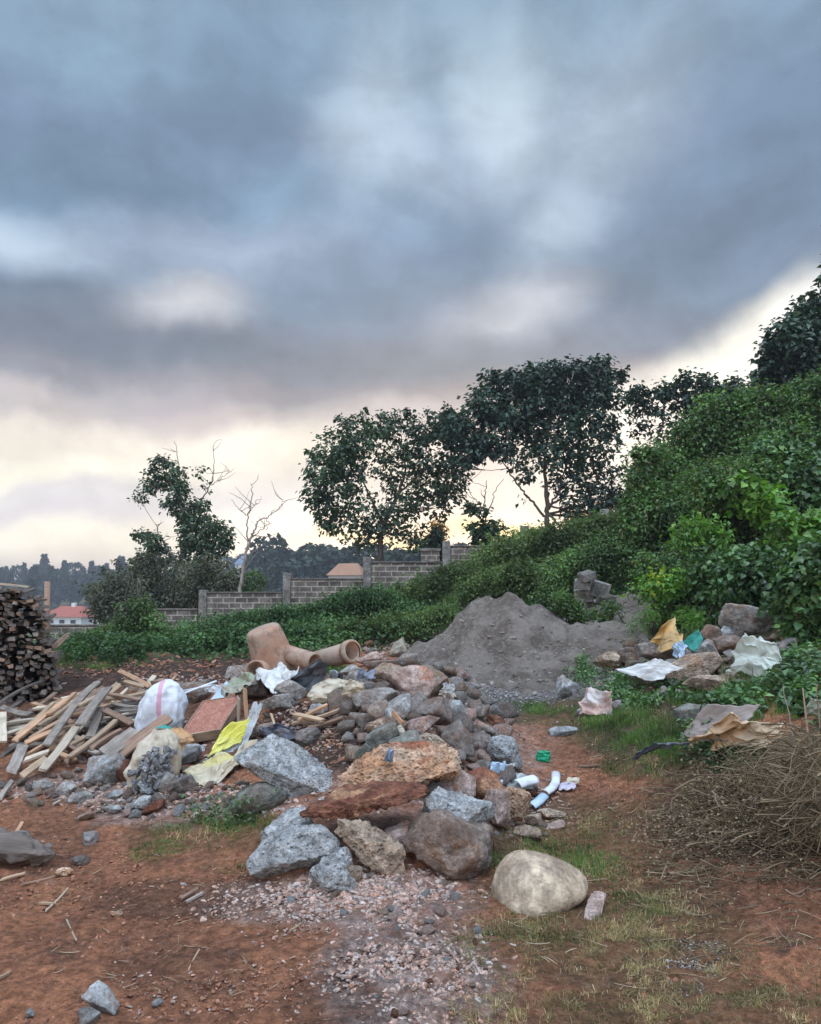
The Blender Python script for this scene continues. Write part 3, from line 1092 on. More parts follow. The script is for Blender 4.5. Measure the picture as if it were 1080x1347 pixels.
def add_rock(px, py, wpx, hpx, tilt, kind, label, name='stone', sharp=34, rough=.07, level=4, slab=0., dep=None, off=.34, group=None, fine=.006, yaw=None, cat='stone', seed=None, planes=13, taper=0.0, pitch=0, Yc=None):
    hm = hpx
    pt = G(px, py)
    for _ in range(2):
        H = hpx * pt.y / F
        pt = G(px, py, off * H)
    if Yc:
        pt = P(px, py, Yc)
    sc = pt.y / F
    w_, h_ = wpx * sc, hpx * sc
    d_ = (dep * w_) if dep else (w_ * .45 + h_ * .55)
    sd = seed if seed is not None else int(px * 31 + py * 17)
    X, Fc = rock_mesh((w_, d_, h_), sd, sharp, rough, level, planes, slab, fine, taper)
    me = mesh_np(name, X, Fc)
    o = link(name, me, S[kind], loc=pt + Vector((0, d_ * .18, 0)))
    r_ = np.random.default_rng(sd)
    o.rotation_euler = (R(pitch + r_.uniform(-8, 8)), -R(tilt), R(yaw if yaw is not None else r_.uniform(-12, 12)))
    tag(o, label, cat, group)
    rock_px.append((px, py, wpx, hpx))
    return o


BIG = dict(level=5, rough=.07)
RG = 'large broken stones of the rubble heap'
# foreground cluster
add_rock(383, 1018, 150, 52, -32, 'conc', 'long rough grey concrete slab sloping down toward the rust coloured slabs', 'concrete_chunk', level=6, rough=.06, dep=.5, slab=.6, group=RG, fine=.014, off=.5, cat='concrete chunk', pitch=22, sharp=60)
add_rock(338, 1054, 78, 42, 15, 'green', 'smooth grey green rock half sunk beside the long concrete slab', **BIG, group=RG, sharp=7)
add_rock(524, 1012, 164, 25, 10, 'orange', 'long orange laterite slab, upper of the two stacked rusty slabs', level=6, rough=.3, taper=.3, dep=.5, slab=.8, group=RG, fine=.018, off=1.5, pitch=34, sharp=60, Yc=5.3)
add_rock(583, 1012, 44, 50, 20, 'orange', 'tan orange block at the right end of the laterite slab', **BIG, group=RG, off=.7)
add_rock(479, 1052, 168, 25, 9, 'rust', 'dark rust red slab bridging the gap, lower of the stacked slabs', level=6, rough=.28, taper=.4, dep=.42, slab=.9, group=RG, fine=.014, off=1.0, Yc=4.75, pitch=16)
add_rock(600, 1036, 52, 44, 30, 'pink', 'pale pink rock left of the dark red wedge stone', **BIG, group=RG, off=.5)
add_rock(637, 1040, 52, 54, 20, 'rust', 'dark red wedge shaped stone standing on the right edge', **BIG, group=RG, off=.5, sharp=24)
add_rock(602, 1080, 108, 58, -14, 'conc', 'pale grey crusty concrete lump above the brown rounded rock', 'concrete_chunk', level=6, rough=.07, group=RG, fine=.014, off=.6, cat='concrete chunk')
add_rock(592, 1112, 120, 80, -8, 'brown', 'big brown rounded rock under the pale concrete lump', level=6, rough=.09, group=RG, sharp=18, off=.44, seed=71, planes=22, fine=.010)
add_rock(388, 1122, 122, 58, 10, 'conc', 'broad pale grey concrete chunk at the heap front left', 'concrete_chunk', level=6, rough=.07, group=RG, fine=.014, off=.42, cat='concrete chunk')
add_rock(375, 1092, 78, 34, 12, 'conc', 'flat concrete piece lying on top of the broad concrete chunk', 'concrete_chunk', **BIG, group=RG, fine=.012, off=.9, slab=.5, cat='concrete chunk')
add_rock(440, 1150, 66, 52, -8, 'conc', 'round gritty concrete lump lowest at the heap front', 'concrete_chunk', level=6, rough=.08, group=RG, fine=.015, sharp=8, cat='concrete chunk')
add_rock(464, 1152, 22, 26, -20, 'tan', 'small tan stone touching the round gritty concrete lump', group=RG)
add_rock(490, 1114, 112, 44, -33, 'tan', 'tan pitted slab leaning diagonally over the front rocks', level=6, rough=.16, taper=.3, dep=.4, slab=.4, group=RG, fine=.014, off=.7)
add_rock(528, 1104, 62, 32, 6, 'pink', 'pinkish flat stone tucked behind the leaning tan slab', **BIG, group=RG, off=.5)
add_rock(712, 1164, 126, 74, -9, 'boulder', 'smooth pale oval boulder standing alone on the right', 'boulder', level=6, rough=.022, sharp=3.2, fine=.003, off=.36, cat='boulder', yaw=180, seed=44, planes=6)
add_rock(783, 1196, 66, 12, 14, 'pink', 'flat pale pink shard lying right of the oval boulder', **BIG, slab=.5, off=.5, yaw=58, dep=.36)
add_rock(676, 1060, 46, 52, -40, 'orange', 'orange and tan knobbly stone at the right edge of heap', **BIG, group=RG, off=.5)
add_rock(655, 1066, 34, 50, 0, 'pink', 'pink upright stone between red wedge and orange knobbly stone', **BIG, group=RG, off=.5)
add_rock(702, 1080, 24, 20, 0, 'tan', 'small tan stone with a hollow above the oval boulder', group=RG)
add_rock(694, 1098, 38, 18, 5, 'tan', 'flat tan stone lying above the oval boulder', group=RG, slab=.5)
add_rock(726, 1072, 34, 14, -8, 'tan', 'thin tan stone right of the hollow stone', group=RG, slab=.5)
add_rock(730, 1088, 26, 14, 5, 'pink', 'little pink stone in grass above the oval boulder', group=RG)
add_rock(663, 990, 58, 42, -12, 'conc', 'light greenish grey block at the right flank of heap', level=5, rough=.06, group=RG, sharp=20, off=.5)
add_rock(741, 963, 38, 13, 2, 'bluegrey', 'flat grey stone lying alone in the grass', slab=.6)
# heap body
HB = [
    (524, 857, 30, 26, 32, 'pale', 'pale yellow round stone nearest the sand heap foot'),
    (486, 868, 38, 18, 12, 'pink', 'pink brown stone right of the open clay pipe'),
    (537, 870, 32, 22, 18, 'grey', 'angular grey tan stone right under the pale yellow one'),
    (501, 877, 44, 16, 4, 'brown', 'long brown stone below the pink brown one near pipe'),
    (462, 882, 32, 16, 2, 'grey', 'grey tan block just under the open pipe mouth'),
    (503, 891, 60, 30, 20, 'tan', 'broad tan grey stone left of the big pink rock'),
    (541, 897, 66, 44, -5, 'pink', 'biggest pink rock with an orange patch near heap top'),
    (562, 911, 64, 28, 38, 'brown', 'brown pink slab slanting below the big pink rock'),
    (580, 897, 30, 22, 0, 'brown', 'brown stone at the upper right of the slanting slab'),
    (458, 930, 32, 24, 20, 'purple', 'dark purple round stone beside the cream sack'),
    (494, 919, 60, 30, 20, 'grey', 'long smooth grey stone right of the dark round stone'),
    (523, 936, 38, 40, 5, 'bluegrey', 'upright blue grey flat faced stone in mid heap'),
    (499, 940, 26, 32, 15, 'brown', 'brown stone wedged left of the upright blue grey stone'),
    (474, 948, 34, 20, -10, 'mixed', 'brown grey lump below the dark purple round stone'),
    (572, 938, 50, 44, -30, 'purple', 'large dark purple stone at the right of heap centre'),
    (598, 937, 30, 32, -10, 'bluegrey', 'blue grey stone right of the large purple stone'),
    (583, 921, 28, 14, 8, 'pink', 'small pink stone on top of the large purple stone'),
    (552, 958, 56, 28, 10, 'pink', 'pink brown oblong stone below the large purple stone'),
    (492, 959, 36, 22, 12, 'tan', 'tan pink stone left of the grey green slanting rock'),
    (503, 973, 52, 34, 40, 'green', 'grey green slanting rock above the blue plastic scrap'),
    (520, 966, 26, 18, 10, 'pale', 'yellowish small stone on the grey green slanting rock'),
    (537, 989, 46, 40, 18, 'green', 'angular dark green grey block above the laterite slab'),
    (571, 978, 44, 22, -8, 'tan', 'tan flat stone between green block and purple rocks'),
    (586, 996, 36, 22, 0, 'brown', 'brown stone behind the tan orange end block'),
    (606, 976, 50, 48, -20, 'purple', 'purple grey rock in the right lower part of heap'),
    (632, 980, 36, 34, 0, 'purple', 'dark lilac stone left of the light greenish block'),
    (627, 955, 44, 14, -5, 'pink', 'thin pinkish slab right of the twig'),
    (629, 939, 34, 18, 10, 'mixed', 'brown grey stone at the right rim by the sand'),
    (653, 951, 28, 18, -18, 'rust', 'reddish stone at the far right rim of heap'),
    (632, 962, 40, 16, -10, 'mixed', 'dark stone under the thin pinkish slab'),
    (484, 997, 36, 26, -35, 'green', 'dark green grey slab left of the blue plastic'),
    (390, 911, 60, 28, -12, 'grey', 'grey flat stone under the black plastic sheet'),
    (366, 926, 52, 24, 2, 'grey', 'rounded grey stone under the white plastic sheet'),
    (330, 908, 44, 36, -8, 'mixed', 'grey brown lump behind the leaning sticks'),
    (420, 932, 30, 14, 0, 'bluegrey', 'small blue grey stone left of the dark round one'),
    (313, 885, 36, 20, 10, 'grey', 'grey brown stone left of the big clay pipe fitting'),
    (255, 912, 44, 30, 12, 'mixed', 'brown lump right of the white sack'),
    (635, 1012, 30, 20, 0, 'mixed', 'brown stone over the red wedge stone'),
    (560, 1000, 30, 18, 10, 'mixed', 'brown chip right of the green grey block'),
    (448, 908, 24, 16, 0, 'mixed', 'small brown stone by the cream sack'),
    (345, 962, 40, 18, 12, 'mixed', 'dark brown stone behind the long concrete slab'),
    (400, 972, 46, 24, 8, 'purple', 'dark blunt stone lying in the brown soil'),
    # left foot
    (137, 1014, 54, 42, 18, 'bluegrey', 'smooth blue grey rock left of the cream sack of gravel'),
    (85, 1038, 34, 18, 12, 'grey', 'grey stone below the plank pile'),
    (54, 1035, 26, 15, 10, 'grey', 'small grey stone at the left foot of plank pile'),
    (160, 1017, 22, 28, 10, 'rust', 'red brick shard between blue grey rock and cream sack'),
    (245, 996, 38, 24, 10, 'bluegrey', 'blue grey stone under the red brown panel'),
    (257, 986, 26, 14, 0, 'bluegrey', 'dark blue stone in the shade of the red brown panel'),
    (218, 1032, 28, 28, 20, 'grey', 'grey upright stone right of the cream sack of gravel'),
    (234, 1036, 38, 22, 22, 'purple', 'dark stone below the yellow cream cloth'),
    (316, 1001, 40, 16, 15, 'mixed', 'flat brown grey stone right of the yellow sheet'),
    (200, 1064, 36, 16, 38, 'rust', 'flat orange brick shard at the left heap foot'),
    (186, 1058, 26, 18, 10, 'bluegrey', 'blue grey chip left of the flat brick shard'),
    (156, 1045, 30, 14, 15, 'bluegrey', 'blue grey flat stone below the smooth rock'),
    (150, 1066, 24, 12, 10, 'bluegrey', 'flat chip on the red soil left of the brick shard'),
    (105, 1050, 30, 14, 15, 'grey', 'flat grey stone at the edge of the bare soil'),
    (110, 1076, 26, 10, 12, 'tan', 'thin pinkish tan chip on the bare soil'),
    # right pile
    (986, 818, 68, 42, -12, 'grey', 'large flat grey stone on top of the right hand pile'),
    (942, 838, 40, 28, -14, 'mixed', 'brown grey stone left of the large flat one on right'),
    (959, 832, 26, 20, 20, 'bluegrey', 'blue grey stone in front of the large flat grey stone'),
    (962, 848, 38, 24, 0, 'brown', 'brown stone left of the white crumpled sheet'),
    (1020, 813, 26, 20, 0, 'mixed', 'brown grey cobble right of the large flat stone'),
    (1033, 828, 22, 18, 0, 'brown', 'brown cobble above the white sheet near climber leaves'),
    (1036, 842, 18, 14, 0, 'pink', 'pink cobble at the right end of the right pile'),
    (1020, 839, 16, 12, 0, 'tan', 'small tan cobble over the white sheet'),
    (1026, 858, 26, 28, 0, 'mixed', 'dark grey stone right of the white sheet'),
    (832, 861, 38, 22, 10, 'brown', 'brown tan stone left of the orange sack'),
    (804, 871, 42, 28, 4, 'tan', 'tan stone at the left end of the right hand pile'),
    (863, 858, 54, 26, -6, 'mixed', 'dark grey brown stone under the orange sack'),
    (929, 855, 32, 24, 30, 'grey', 'pointed grey stone under the teal plastic'),
    (916, 882, 80, 32, 30, 'tan', 'long tan slab leaning in the middle of right pile'),
    (938, 899, 78, 22, -5, 'tan', 'long tan slab lying lowest in the right pile'),
    (960, 893, 32, 14, 0, 'brown', 'small brown stone below the white sheet'),
    (900, 872, 30, 18, 20, 'bluegrey', 'bluish stone between white slab and leaning tan slab'),
    (748, 906, 30, 24, -18, 'bluegrey', 'grey stone on the edge of the grassy tuft'),
    (812, 929, 20, 16, 0, 'bluegrey', 'grey cobble right of the pink white bag in grass'),
    (912, 936, 46, 22, 18, 'green', 'mossy stone in the grass above the grey tarpaulin'),
    (770, 936, 22, 12, 0, 'bluegrey', 'small stone left of the pink white bag in grass'),
    # open soil
    (135, 1317, 50, 36, -20, 'bluegrey', 'angular grey stone at the bottom left corner'),
    (116, 1340, 36, 22, 8, 'bluegrey', 'flat grey stone cut by the bottom edge'),
    (39, 1334, 12, 9, 0, 'bluegrey', 'small dark pebble near the bottom left corner'),
    (207, 1320, 14, 9, 0, 'bluegrey', 'small grey pebble right of the angular grey stone'),
    (116, 1104, 20, 18, 0, 'bluegrey', 'half buried grey lump on the red soil'),
    (104, 1133, 22, 12, 0, 'purple', 'dark half buried stone on the red soil'),
    (152, 1203, 16, 9, 0, 'orange', 'single orange pebble on the red soil'),
    (84, 1148, 22, 12, 10, 'orange', 'orange clod by the long twig on red soil'),
]
for a in HB:
    big = a[2] > 34
    add_rock(*a, level=5 if big else 4, rough=.06, sharp=26 if (int(a[0]) % 3) else 70, group=RG if a[1] < 1100 else 'stones on the bare soil', off=.42)

LAND = [(383, 1018, 'the long concrete slab'), (512, 1030, 'the laterite slab'), (602, 1085, 'the pale concrete lump'), (390, 1120, 'the broad concrete chunk'),
        (712, 1163, 'the oval boulder'), (663, 990, 'the light greenish block'), (541, 897, 'the big pink rock'), (572, 938, 'the large purple stone'),
        (523, 936, 'the upright blue grey stone'), (503, 973, 'the slanting grey green rock'), (137, 1014, 'the smooth blue grey rock'),
        (205, 932, 'the white sack'), (195, 1010, 'the cream sack'), (277, 942, 'the red brown panel'), (300, 975, 'the yellow sheet'),
        (355, 855, 'the big clay pipe fitting'), (440, 864, 'the open clay pipe'), (400, 890, 'the black plastic sheet'), (445, 912, 'the cream bundle'),
        (988, 862, 'the crumpled white sheet'), (866, 838, 'the orange sack'), (985, 816, 'the large flat stone'), (916, 882, 'the leaning tan slab'),
        (440, 960, 'the patch of brown soil'), (338, 1052, 'the grey green rock'), (637, 1040, 'the red wedge stone'), (60, 1030, 'the plank pile'),
        (480, 1200, 'the gravelly front slope'), (250, 1020, 'the yellow cream cloth')]


def near_label(px, py, minus=()):
    best = min(LAND, key=lambda l: (l[0] - px) ** 2 + ((l[1] - py) * 1.6) ** 2)
    dx, dy = px - best[0], (py - best[1]) * 1.6
    if abs(dx) > abs(dy):
        rel = 'right of' if dx > 0 else 'left of'
    else:
        rel = 'in front of' if dy > 0 else 'behind'
    return rel + ' ' + best[2]


# library of shared small shapes
LIB = []
for k in range(14):
    X, Fc = rock_mesh((1, rng.uniform(.7, 1.1), rng.uniform(.5, .85)), 500 + k, rng.choice([16, 40, 70]), .10, 3, 11, 0, .02)
    LIB.append(mesh_np('rubble_stone', X, Fc))
KC = {'grey': 'grey', 'purple': 'dark purple', 'pink': 'pinkish', 'tan': 'tan', 'brown': 'brown', 'bluegrey': 'blue grey', 'rust': 'rust red', 'conc': 'pale concrete', 'mixed': 'dull brown grey', 'orange': 'orange'}
LIBM = {}


def lib_rock(px, py, wpx, kind, off=.25):
    pt = G(px, py, 0)
    s_ = wpx * pt.y / F
    pt = G(px, py, off * s_)
    k = int(rng.integers(0, 14))
    key = (k, kind)
    if key not in LIBM:
        me = LIB[k].copy()
        me.materials.append(S[kind])
        LIBM[key] = me
    o = bpy.data.objects.new('rubble_stone', LIBM[key])
    COL.objects.link(o)
    o.location = pt
    o.scale = (s_, s_ * rng.uniform(.8, 1.1), s_ * rng.uniform(.7, 1.1))
    o.rotation_euler = (rng.uniform(-.5, .5), rng.uniform(-.5, .5), rng.uniform(0, 6.28))
    size = 'small' if wpx < 14 else ('medium' if wpx < 20 else 'sizable')
    knm = 'dull brown' if kind == 'mixed' else KC[kind]
    tag(o, f'{size} {knm} stone {near_label(px, py)}', 'stone', 'smaller stones scattered through the rubble')
    THINGS.append((o, px, py))
    return o


def poly_sample(poly, n):
    poly = np.array(poly, float)
    out = []
    x0, y0 = poly.min(0)
    x1, y1 = poly.max(0)
    while len(out) < n:
        x, y = rng.uniform(x0, x1), rng.uniform(y0, y1)
        ins = False
        j = len(poly) - 1
        for i in range(len(poly)):
            if (poly[i][1] > y) != (poly[j][1] > y) and x < (poly[j][0] - poly[i][0]) * (y - poly[i][1]) / (poly[j][1] - poly[i][1]) + poly[i][0]:
                ins = not ins
            j = i
        if ins:
            out.append((x, y))
    return out


def fill(poly, n, lo, hi, kinds, tight=1.0):
    c = 0
    tries = 0
    while c < n and tries < n * 12:
        tries += 1
        x, y = poly_sample(poly, 1)[0]
        wpx = lo + (hi - lo) * rng.random() ** 1.8
        if any(abs(x - a) < (w_ * .42 + wpx * .2) * tight and abs(y - b) < (h_ * .42 + wpx * .2) * tight for a, b, w_, h_ in rock_px):
            continue
        lib_rock(x, y, wpx, str(rng.choice(kinds)))
        rock_px.append((x, y, wpx, wpx * .7))
        c += 1


fill([(440, 885), (600, 880), (660, 930), (680, 1010), (640, 1060), (560, 1040), (470, 1000), (440, 950)], 80, 20, 42, ['grey', 'pink', 'tan', 'brown', 'mixed', 'brown', 'grey', 'purple'], .72)
fill([(440, 890), (600, 880), (660, 930), (680, 1010), (640, 1060), (560, 1040), (470, 1000), (440, 950)], 70, 10, 20, ['grey', 'purple', 'pink', 'tan', 'brown', 'mixed', 'bluegrey', 'mixed'])
fill([(300, 880), (470, 880), (470, 1000), (380, 990), (300, 960)], 26, 9, 22, ['grey', 'mixed', 'brown', 'purple', 'rust', 'tan'])
fill([(20, 1030), (60, 1015), (130, 985), (240, 990), (330, 1000), (330, 1060), (230, 1080), (90, 1065)], 84, 8, 20, ['grey', 'bluegrey', 'pink', 'tan', 'brown', 'mixed'])
fill([(0, 1022), (60, 1030), (150, 1030), (330, 1030), (330, 1062), (150, 1066), (0, 1052)], 44, 8, 20, ['grey', 'brown', 'pink', 'tan', 'mixed', 'grey'], .8)
fill([(400, 1150), (620, 1150), (640, 1200), (560, 1230), (360, 1190)], 26, 8, 18, ['pink', 'conc', 'tan', 'grey', 'pink'])
fill([(600, 1000), (700, 1020), (720, 1100), (640, 1110)], 18, 8, 18, ['pink', 'grey', 'tan', 'conc', 'rust'])
fill([(790, 850), (1040, 830), (1050, 900), (860, 915)], 34, 16, 36, ['grey', 'mixed', 'brown', 'tan', 'grey'], .8)
fill([(790, 850), (1040, 830), (1050, 900), (860, 915)], 24, 8, 18, ['grey', 'mixed', 'brown', 'tan', 'pink'])
fill([(440, 1240), (640, 1220), (660, 1345), (440, 1345)], 24, 8, 17, ['pink', 'grey', 'tan', 'rust', 'conc'])
fill([(430, 835), (540, 830), (560, 850), (500, 865), (440, 860)], 18, 8, 16, ['rust', 'pink', 'brown', 'mixed'])

# ================================================================== GRAVEL (uncountable)
GM = {'gravel': island_mat('mixed_gravel', [(.30, .20, .16, 1), (.26, .15, .11, 1), (.27, .22, .195, 1), (.21, .125, .095, 1), (.32, .28, .26, 1), (.30, .16, .11, 1), (.28, .23, .20, 1), (.21, .14, .11, 1), (.33, .225, .18, 1), (.27, .17, .13, 1)], nscale=60),
      'clod': island_mat('soil_clods', [(.17, .075, .045, 1), (.24, .11, .065, 1), (.12, .06, .042, 1), (.28, .15, .095, 1)], nscale=60),
      'sandgrit': island_mat('grey_grit', [(.20, .175, .16, 1), (.26, .235, .22, 1), (.14, .12, .11, 1)], nscale=60),
      'darkgravel': island_mat('dark_gravel', [(.13, .13, .135, 1), (.20, .20, .20, 1), (.09, .09, .095, 1), (.25, .24, .235, 1)], nscale=60)}


def stuff_stones(name, areas, mat, label, kind='stuff'):
    P_, S_ = [], []
    for (cx_, cy_, rx, ry, n, lo, hi) in areas:
        a = rng.uniform(0, 2 * np.pi, n)
        r_ = np.sqrt(rng.random(n)) * (1 + .25 * rng.normal(size=n))
        x = cx_ + rx * r_ * np.cos(a)
        y = np.maximum(cy_ + ry * r_ * np.sin(a), 800)
        h = hits(x, y)
        s_ = (lo + (hi - lo) * rng.random(n) ** 3.2) * h[:, 1] / F * .5
        h[:, 2] += s_ * .25
        P_.append(h)
        S_.append(s_)
    P_ = np.concatenate(P_)
    S_ = np.concatenate(S_)
    V0, F0 = ICO[1]
    J = Join()
    for k in range(6):
        sel = np.arange(len(P_)) % 6 == k
        n = sel.sum()
        if not n:
            continue
        r_ = np.random.default_rng(k + 70)
        V = V0 * (1 + r_.uniform(-.38, .3, len(V0)))[:, None] * np.array([1.25, .9, .5])
        rot = eul(rng.uniform(-.6, .6, n), rng.uniform(-.6, .6, n), rng.uniform(0, 6.28, n))
        Vs, Fs = scatter(V, F0, P_[sel], rot, S_[sel])
        J.add(Vs, Fs)
    o = link(name, J.mesh(name, False), mat)
    tag(o, label, 'gravel', kind=kind)
    return o


stuff_stones('gravel', [(470, 1185, 150, 42, 4600, 1.2, 9), (540, 1285, 95, 66, 2700, 1.2, 11), (350, 1190, 80, 28, 500, 2, 10), (300, 1290, 240, 60, 260, 2, 8),
                        (250, 1050, 150, 26, 1700, 2, 10), (110, 1040, 120, 18, 700, 2, 9), (540, 980, 150, 90, 1500, 2, 8), (360, 970, 110, 60, 1200, 2, 8),
                        (690, 1050, 50, 40, 500, 2, 8), (900, 890, 140, 30, 500, 2, 8), (480, 850, 80, 16, 700, 2, 8), (120, 960, 120, 50, 700, 2, 8),
                        (300, 895, 120, 12, 500, 2, 7), (500, 1170, 120, 25, 900, 4, 14)],
             GM['gravel'], 'crushed brick and stone gravel spread in front of and through the rubble')
stuff_stones('soil_clods', [(200, 1200, 260, 120, 2600, 1.5, 7), (500, 1320, 500, 50, 1500, 1.5, 8), (850, 1150, 220, 120, 1500, 1.5, 6), (780, 1030, 60, 60, 600, 1.5, 6), (230, 880, 180, 16, 900, 2, 8), (430, 975, 80, 45, 900, 2, 8)],
             GM['clod'], 'crumbs of red and brown earth lying on the bare soil')
stuff_stones('sand_grit', [(690, 890, 150, 40, 1500, 1.5, 5), (640, 925, 60, 20, 400, 1.5, 5), (660, 830, 90, 45, 300, 1.5, 5)], GM['sandgrit'], 'coarse grey grit lying around the foot of the sand heap')

ONES = ['', 'first', 'second', 'third', 'fourth', 'fifth', 'sixth', 'seventh', 'eighth', 'ninth', 'tenth', 'eleventh', 'twelfth', 'thirteenth', 'fourteenth',
        'fifteenth', 'sixteenth', 'seventeenth', 'eighteenth', 'nineteenth']
TENS = {2: ('twentieth', 'twenty'), 3: ('thirtieth', 'thirty'), 4: ('fortieth', 'forty'), 5: ('fiftieth', 'fifty'), 6: ('sixtieth', 'sixty'), 7: ('seventieth', 'seventy')}


def ordn(i):
    n_ = i + 1
    if n_ < 20:
        return ONES[n_]
    a_, b_ = divmod(n_, 10)
    return TENS[a_][0] if b_ == 0 else TENS[a_][1] + '-' + ONES[b_]


# ================================================================== PLANKS
plank_n = [0]


def plank(a, b, wpx, kind, label, th=.026, group='loose boards and battens in the timber pile', name='plank', roll=None, off=(.06, .06), track=True, cat='plank'):
    A = G(a[0], a[1], off[0])
    B = G(b[0], b[1], off[1])
    d = B - A
    Ln = d.length
    w_ = wpx * (A.y + B.y) / 2 / F
    sd = int(abs(a[0] * 7 + b[1] * 13)) + plank_n[0]
    plank_n[0] += 1
    r_ = np.random.default_rng(sd)
    nx = 10
    xs = np.linspace(-Ln / 2, Ln / 2, nx)
    V = []
    bow = r_.uniform(-.03, .03) * Ln
    for i, x in enumerate(xs):
        j = 0 if 0 < i < nx - 1 else .014
        zc = bow * (1 - (2 * x / Ln) ** 2)
        ww = w_ * (1 + r_.uniform(-.09, .07))
        for (sy, sz) in ((-1, -1), (1, -1), (1, 1), (-1, 1)):
            V.append((x + r_.uniform(-1, 1) * j + sy * .01 * (i in (0, nx - 1)), sy * ww / 2, zc + sz * th / 2))
    V = np.array(V)
    Fq = []
    for i in range(nx - 1):
        for k in range(4):
            k2 = (k + 1) % 4
            Fq.append((i * 4 + k, (i + 1) * 4 + k, (i + 1) * 4 + k2, i * 4 + k2))
    Fq += [(0, 1, 2, 3), tuple((nx - 1) * 4 + k for k in (3, 2, 1, 0))]
    me = mesh_np(name, V, np.array(Fq), False)
    o = link(name, me, W[kind])
    X = d.normalized()
    up = Vector((r_.uniform(-.25, .25), -.45 + r_.uniform(-.3, .3), 1)).normalized() if roll is None else Vector(roll).normalized()
    Yv = up.cross(X).normalized()
    Z = X.cross(Yv)
    o.matrix_world = Matrix.Translation((A + B) / 2) @ Matrix((X, Yv, Z)).transposed().to_4x4()
    md = o.modifiers.new('bevel', 'BEVEL')
    md.width = .003
    md.segments = 1
    mx, my = (a[0] + b[0]) / 2, (a[1] + b[1]) / 2
    tag(o, label, cat, group)
    return o


def plank_auto(a, b, wpx, kind, **k):
    Lw = math.hypot(a[0] - b[0], a[1] - b[1])
    size = 'short' if Lw < 40 else ('long' if Lw > 85 else 'mid length')
    wd = 'narrow' if wpx < 6.5 else ('broad' if wpx > 10.5 else '')
    kn = {'grey': 'weathered grey', 'tan': 'tan', 'orange': 'orange brown', 'brown': 'brown', 'pale': 'pale', 'dark': 'dark'}[kind]
    o = plank(a, b, wpx, kind, ' '.join(f'{size} {wd} {kn} board in the timber pile'.split()), **k)
    THINGS.append((o, (a[0] + b[0]) / 2, (a[1] + b[1]) / 2))
    return o


# underlayer, random
for i in range(80):
    x = rng.uniform(-10, 205)
    cy_ = 935 + rng.uniform(-26, 45) * (1 if x < 120 else .55) - max(0, x - 120) * .25
    Lp = rng.uniform(30, 95)
    ang = R(rng.choice([38, 30, 20, -8, 50, 10, -25]) + rng.uniform(-9, 9))
    a = (x - math.cos(ang) * Lp / 2, cy_ + math.sin(ang) * Lp / 2 * .8)
    b = (x + math.cos(ang) * Lp / 2, cy_ - math.sin(ang) * Lp / 2 * .8)
    oo = rng.uniform(.0, .1)
    plank_auto(a, b, rng.uniform(4, 8.5), str(rng.choice(['grey', 'tan', 'orange', 'brown', 'dark', 'grey', 'pale', 'brown'])), off=(oo, oo + rng.uniform(-.02, .06)))
for a in [((61, 981), (128, 898), 11, 'grey', (.16, .25)), ((106, 953), (141, 905), 15, 'grey', (.22, .28)), ((56, 1013), (100, 957), 11, 'pale', (.08, .20)),
          ((142, 912), (157, 900), 12, 'tan', (.2, .25)), ((157, 883), (198, 904), 6.5, 'orange', (.18, .12)), ((165, 896), (192, 904), 6, 'tan', (.16, .1)),
          ((137, 934), (174, 952), 9, 'brown', (.18, .12)), ((91, 996), (152, 948), 8, 'tan', (.12, .16)), ((20, 974), (88, 920), 9, 'orange', (.14, .2)),
          ((24, 966), (70, 925), 7, 'tan', (.14, .18)), ((45, 932), (112, 925), 7, 'pale', (.14, .16)), ((3, 953), (48, 946), 6, 'pale', (.12, .12)),
          ((8, 966), (46, 954), 6, 'pale', (.12, .12)), ((33, 978), (75, 960), 8, 'orange', (.14, .14)), ((31, 1001), (63, 989), 8, 'pale', (.1, .12)),
          ((28, 1022), (61, 998), 11, 'tan', (.06, .1)), ((15, 1015), (30, 981), 14, 'grey', (.1, .16)), ((3, 976), (3, 938), 11, 'pale', (.12, .2)),
          ((90, 980), (112, 969), 8, 'tan', (.12, .12)), ((118, 970), (131, 931), 11, 'grey', (.12, .18)), ((50, 955), (108, 915), 8, 'tan', (.18, .22)),
          ((144, 913), (186, 921), 7, 'brown', (.2, .14)), ((140, 920), (190, 912), 7, 'tan', (.16, .14)), ((150, 926), (178, 930), 6, 'grey', (.14, .12)),
          ((0, 1050), (16, 1028), 6, 'grey', (.04, .06)), ((-14, 936), (70, 892), 7, 'dark', (.2, .2)), ((86, 945), (40, 972), 7, 'orange', (.16, .14)),
          ((120, 985), (160, 960), 7, 'brown', (.1, .1)), ((64, 940), (98, 912), 7, 'orange', (.2, .2)), ((2, 930), (40, 940), 8, 'grey', (.14, .12)),
          ((72, 990), (98, 1000), 7, 'orange', (.1, .08)), ((104, 928), (136, 910), 7, 'tan', (.26, .28))]:
    plank_auto(*a[:4], off=a[4])
plank((203, 898), (246, 907), 9, 'brown', 'thick brown batten behind the white sack', th=.06, off=(.14, .1))
plank((138, 992), (180, 962), 24, 'grey', 'wide grey board below the white sack', off=(.1, .16))
plank((158, 992), (222, 944), 19, 'brown', 'wide dark brown board leading up to the red brown panel', off=(.08, .2))
plank((322, 906), (325, 950), 5, 'orange', 'upright fresh batten standing against the red brown panel', off=(.42, .14), roll=(0, -1, .2), name='batten', cat='batten')
plank((314, 918), (314, 948), 4, 'pale', 'short pale batten behind the upright fresh one', off=(.3, .1), roll=(0, -1, .2), name='batten', cat='batten')
plank((385, 952), (446, 934), 4, 'tan', 'thin tan split stick over the brown soil', off=(.1, .1), name='split_stick', cat='stick')
plank((392, 948), (430, 928), 6, 'orange', 'orange split of wood over the brown soil', off=(.12, .1), name='split_stick', cat='stick')
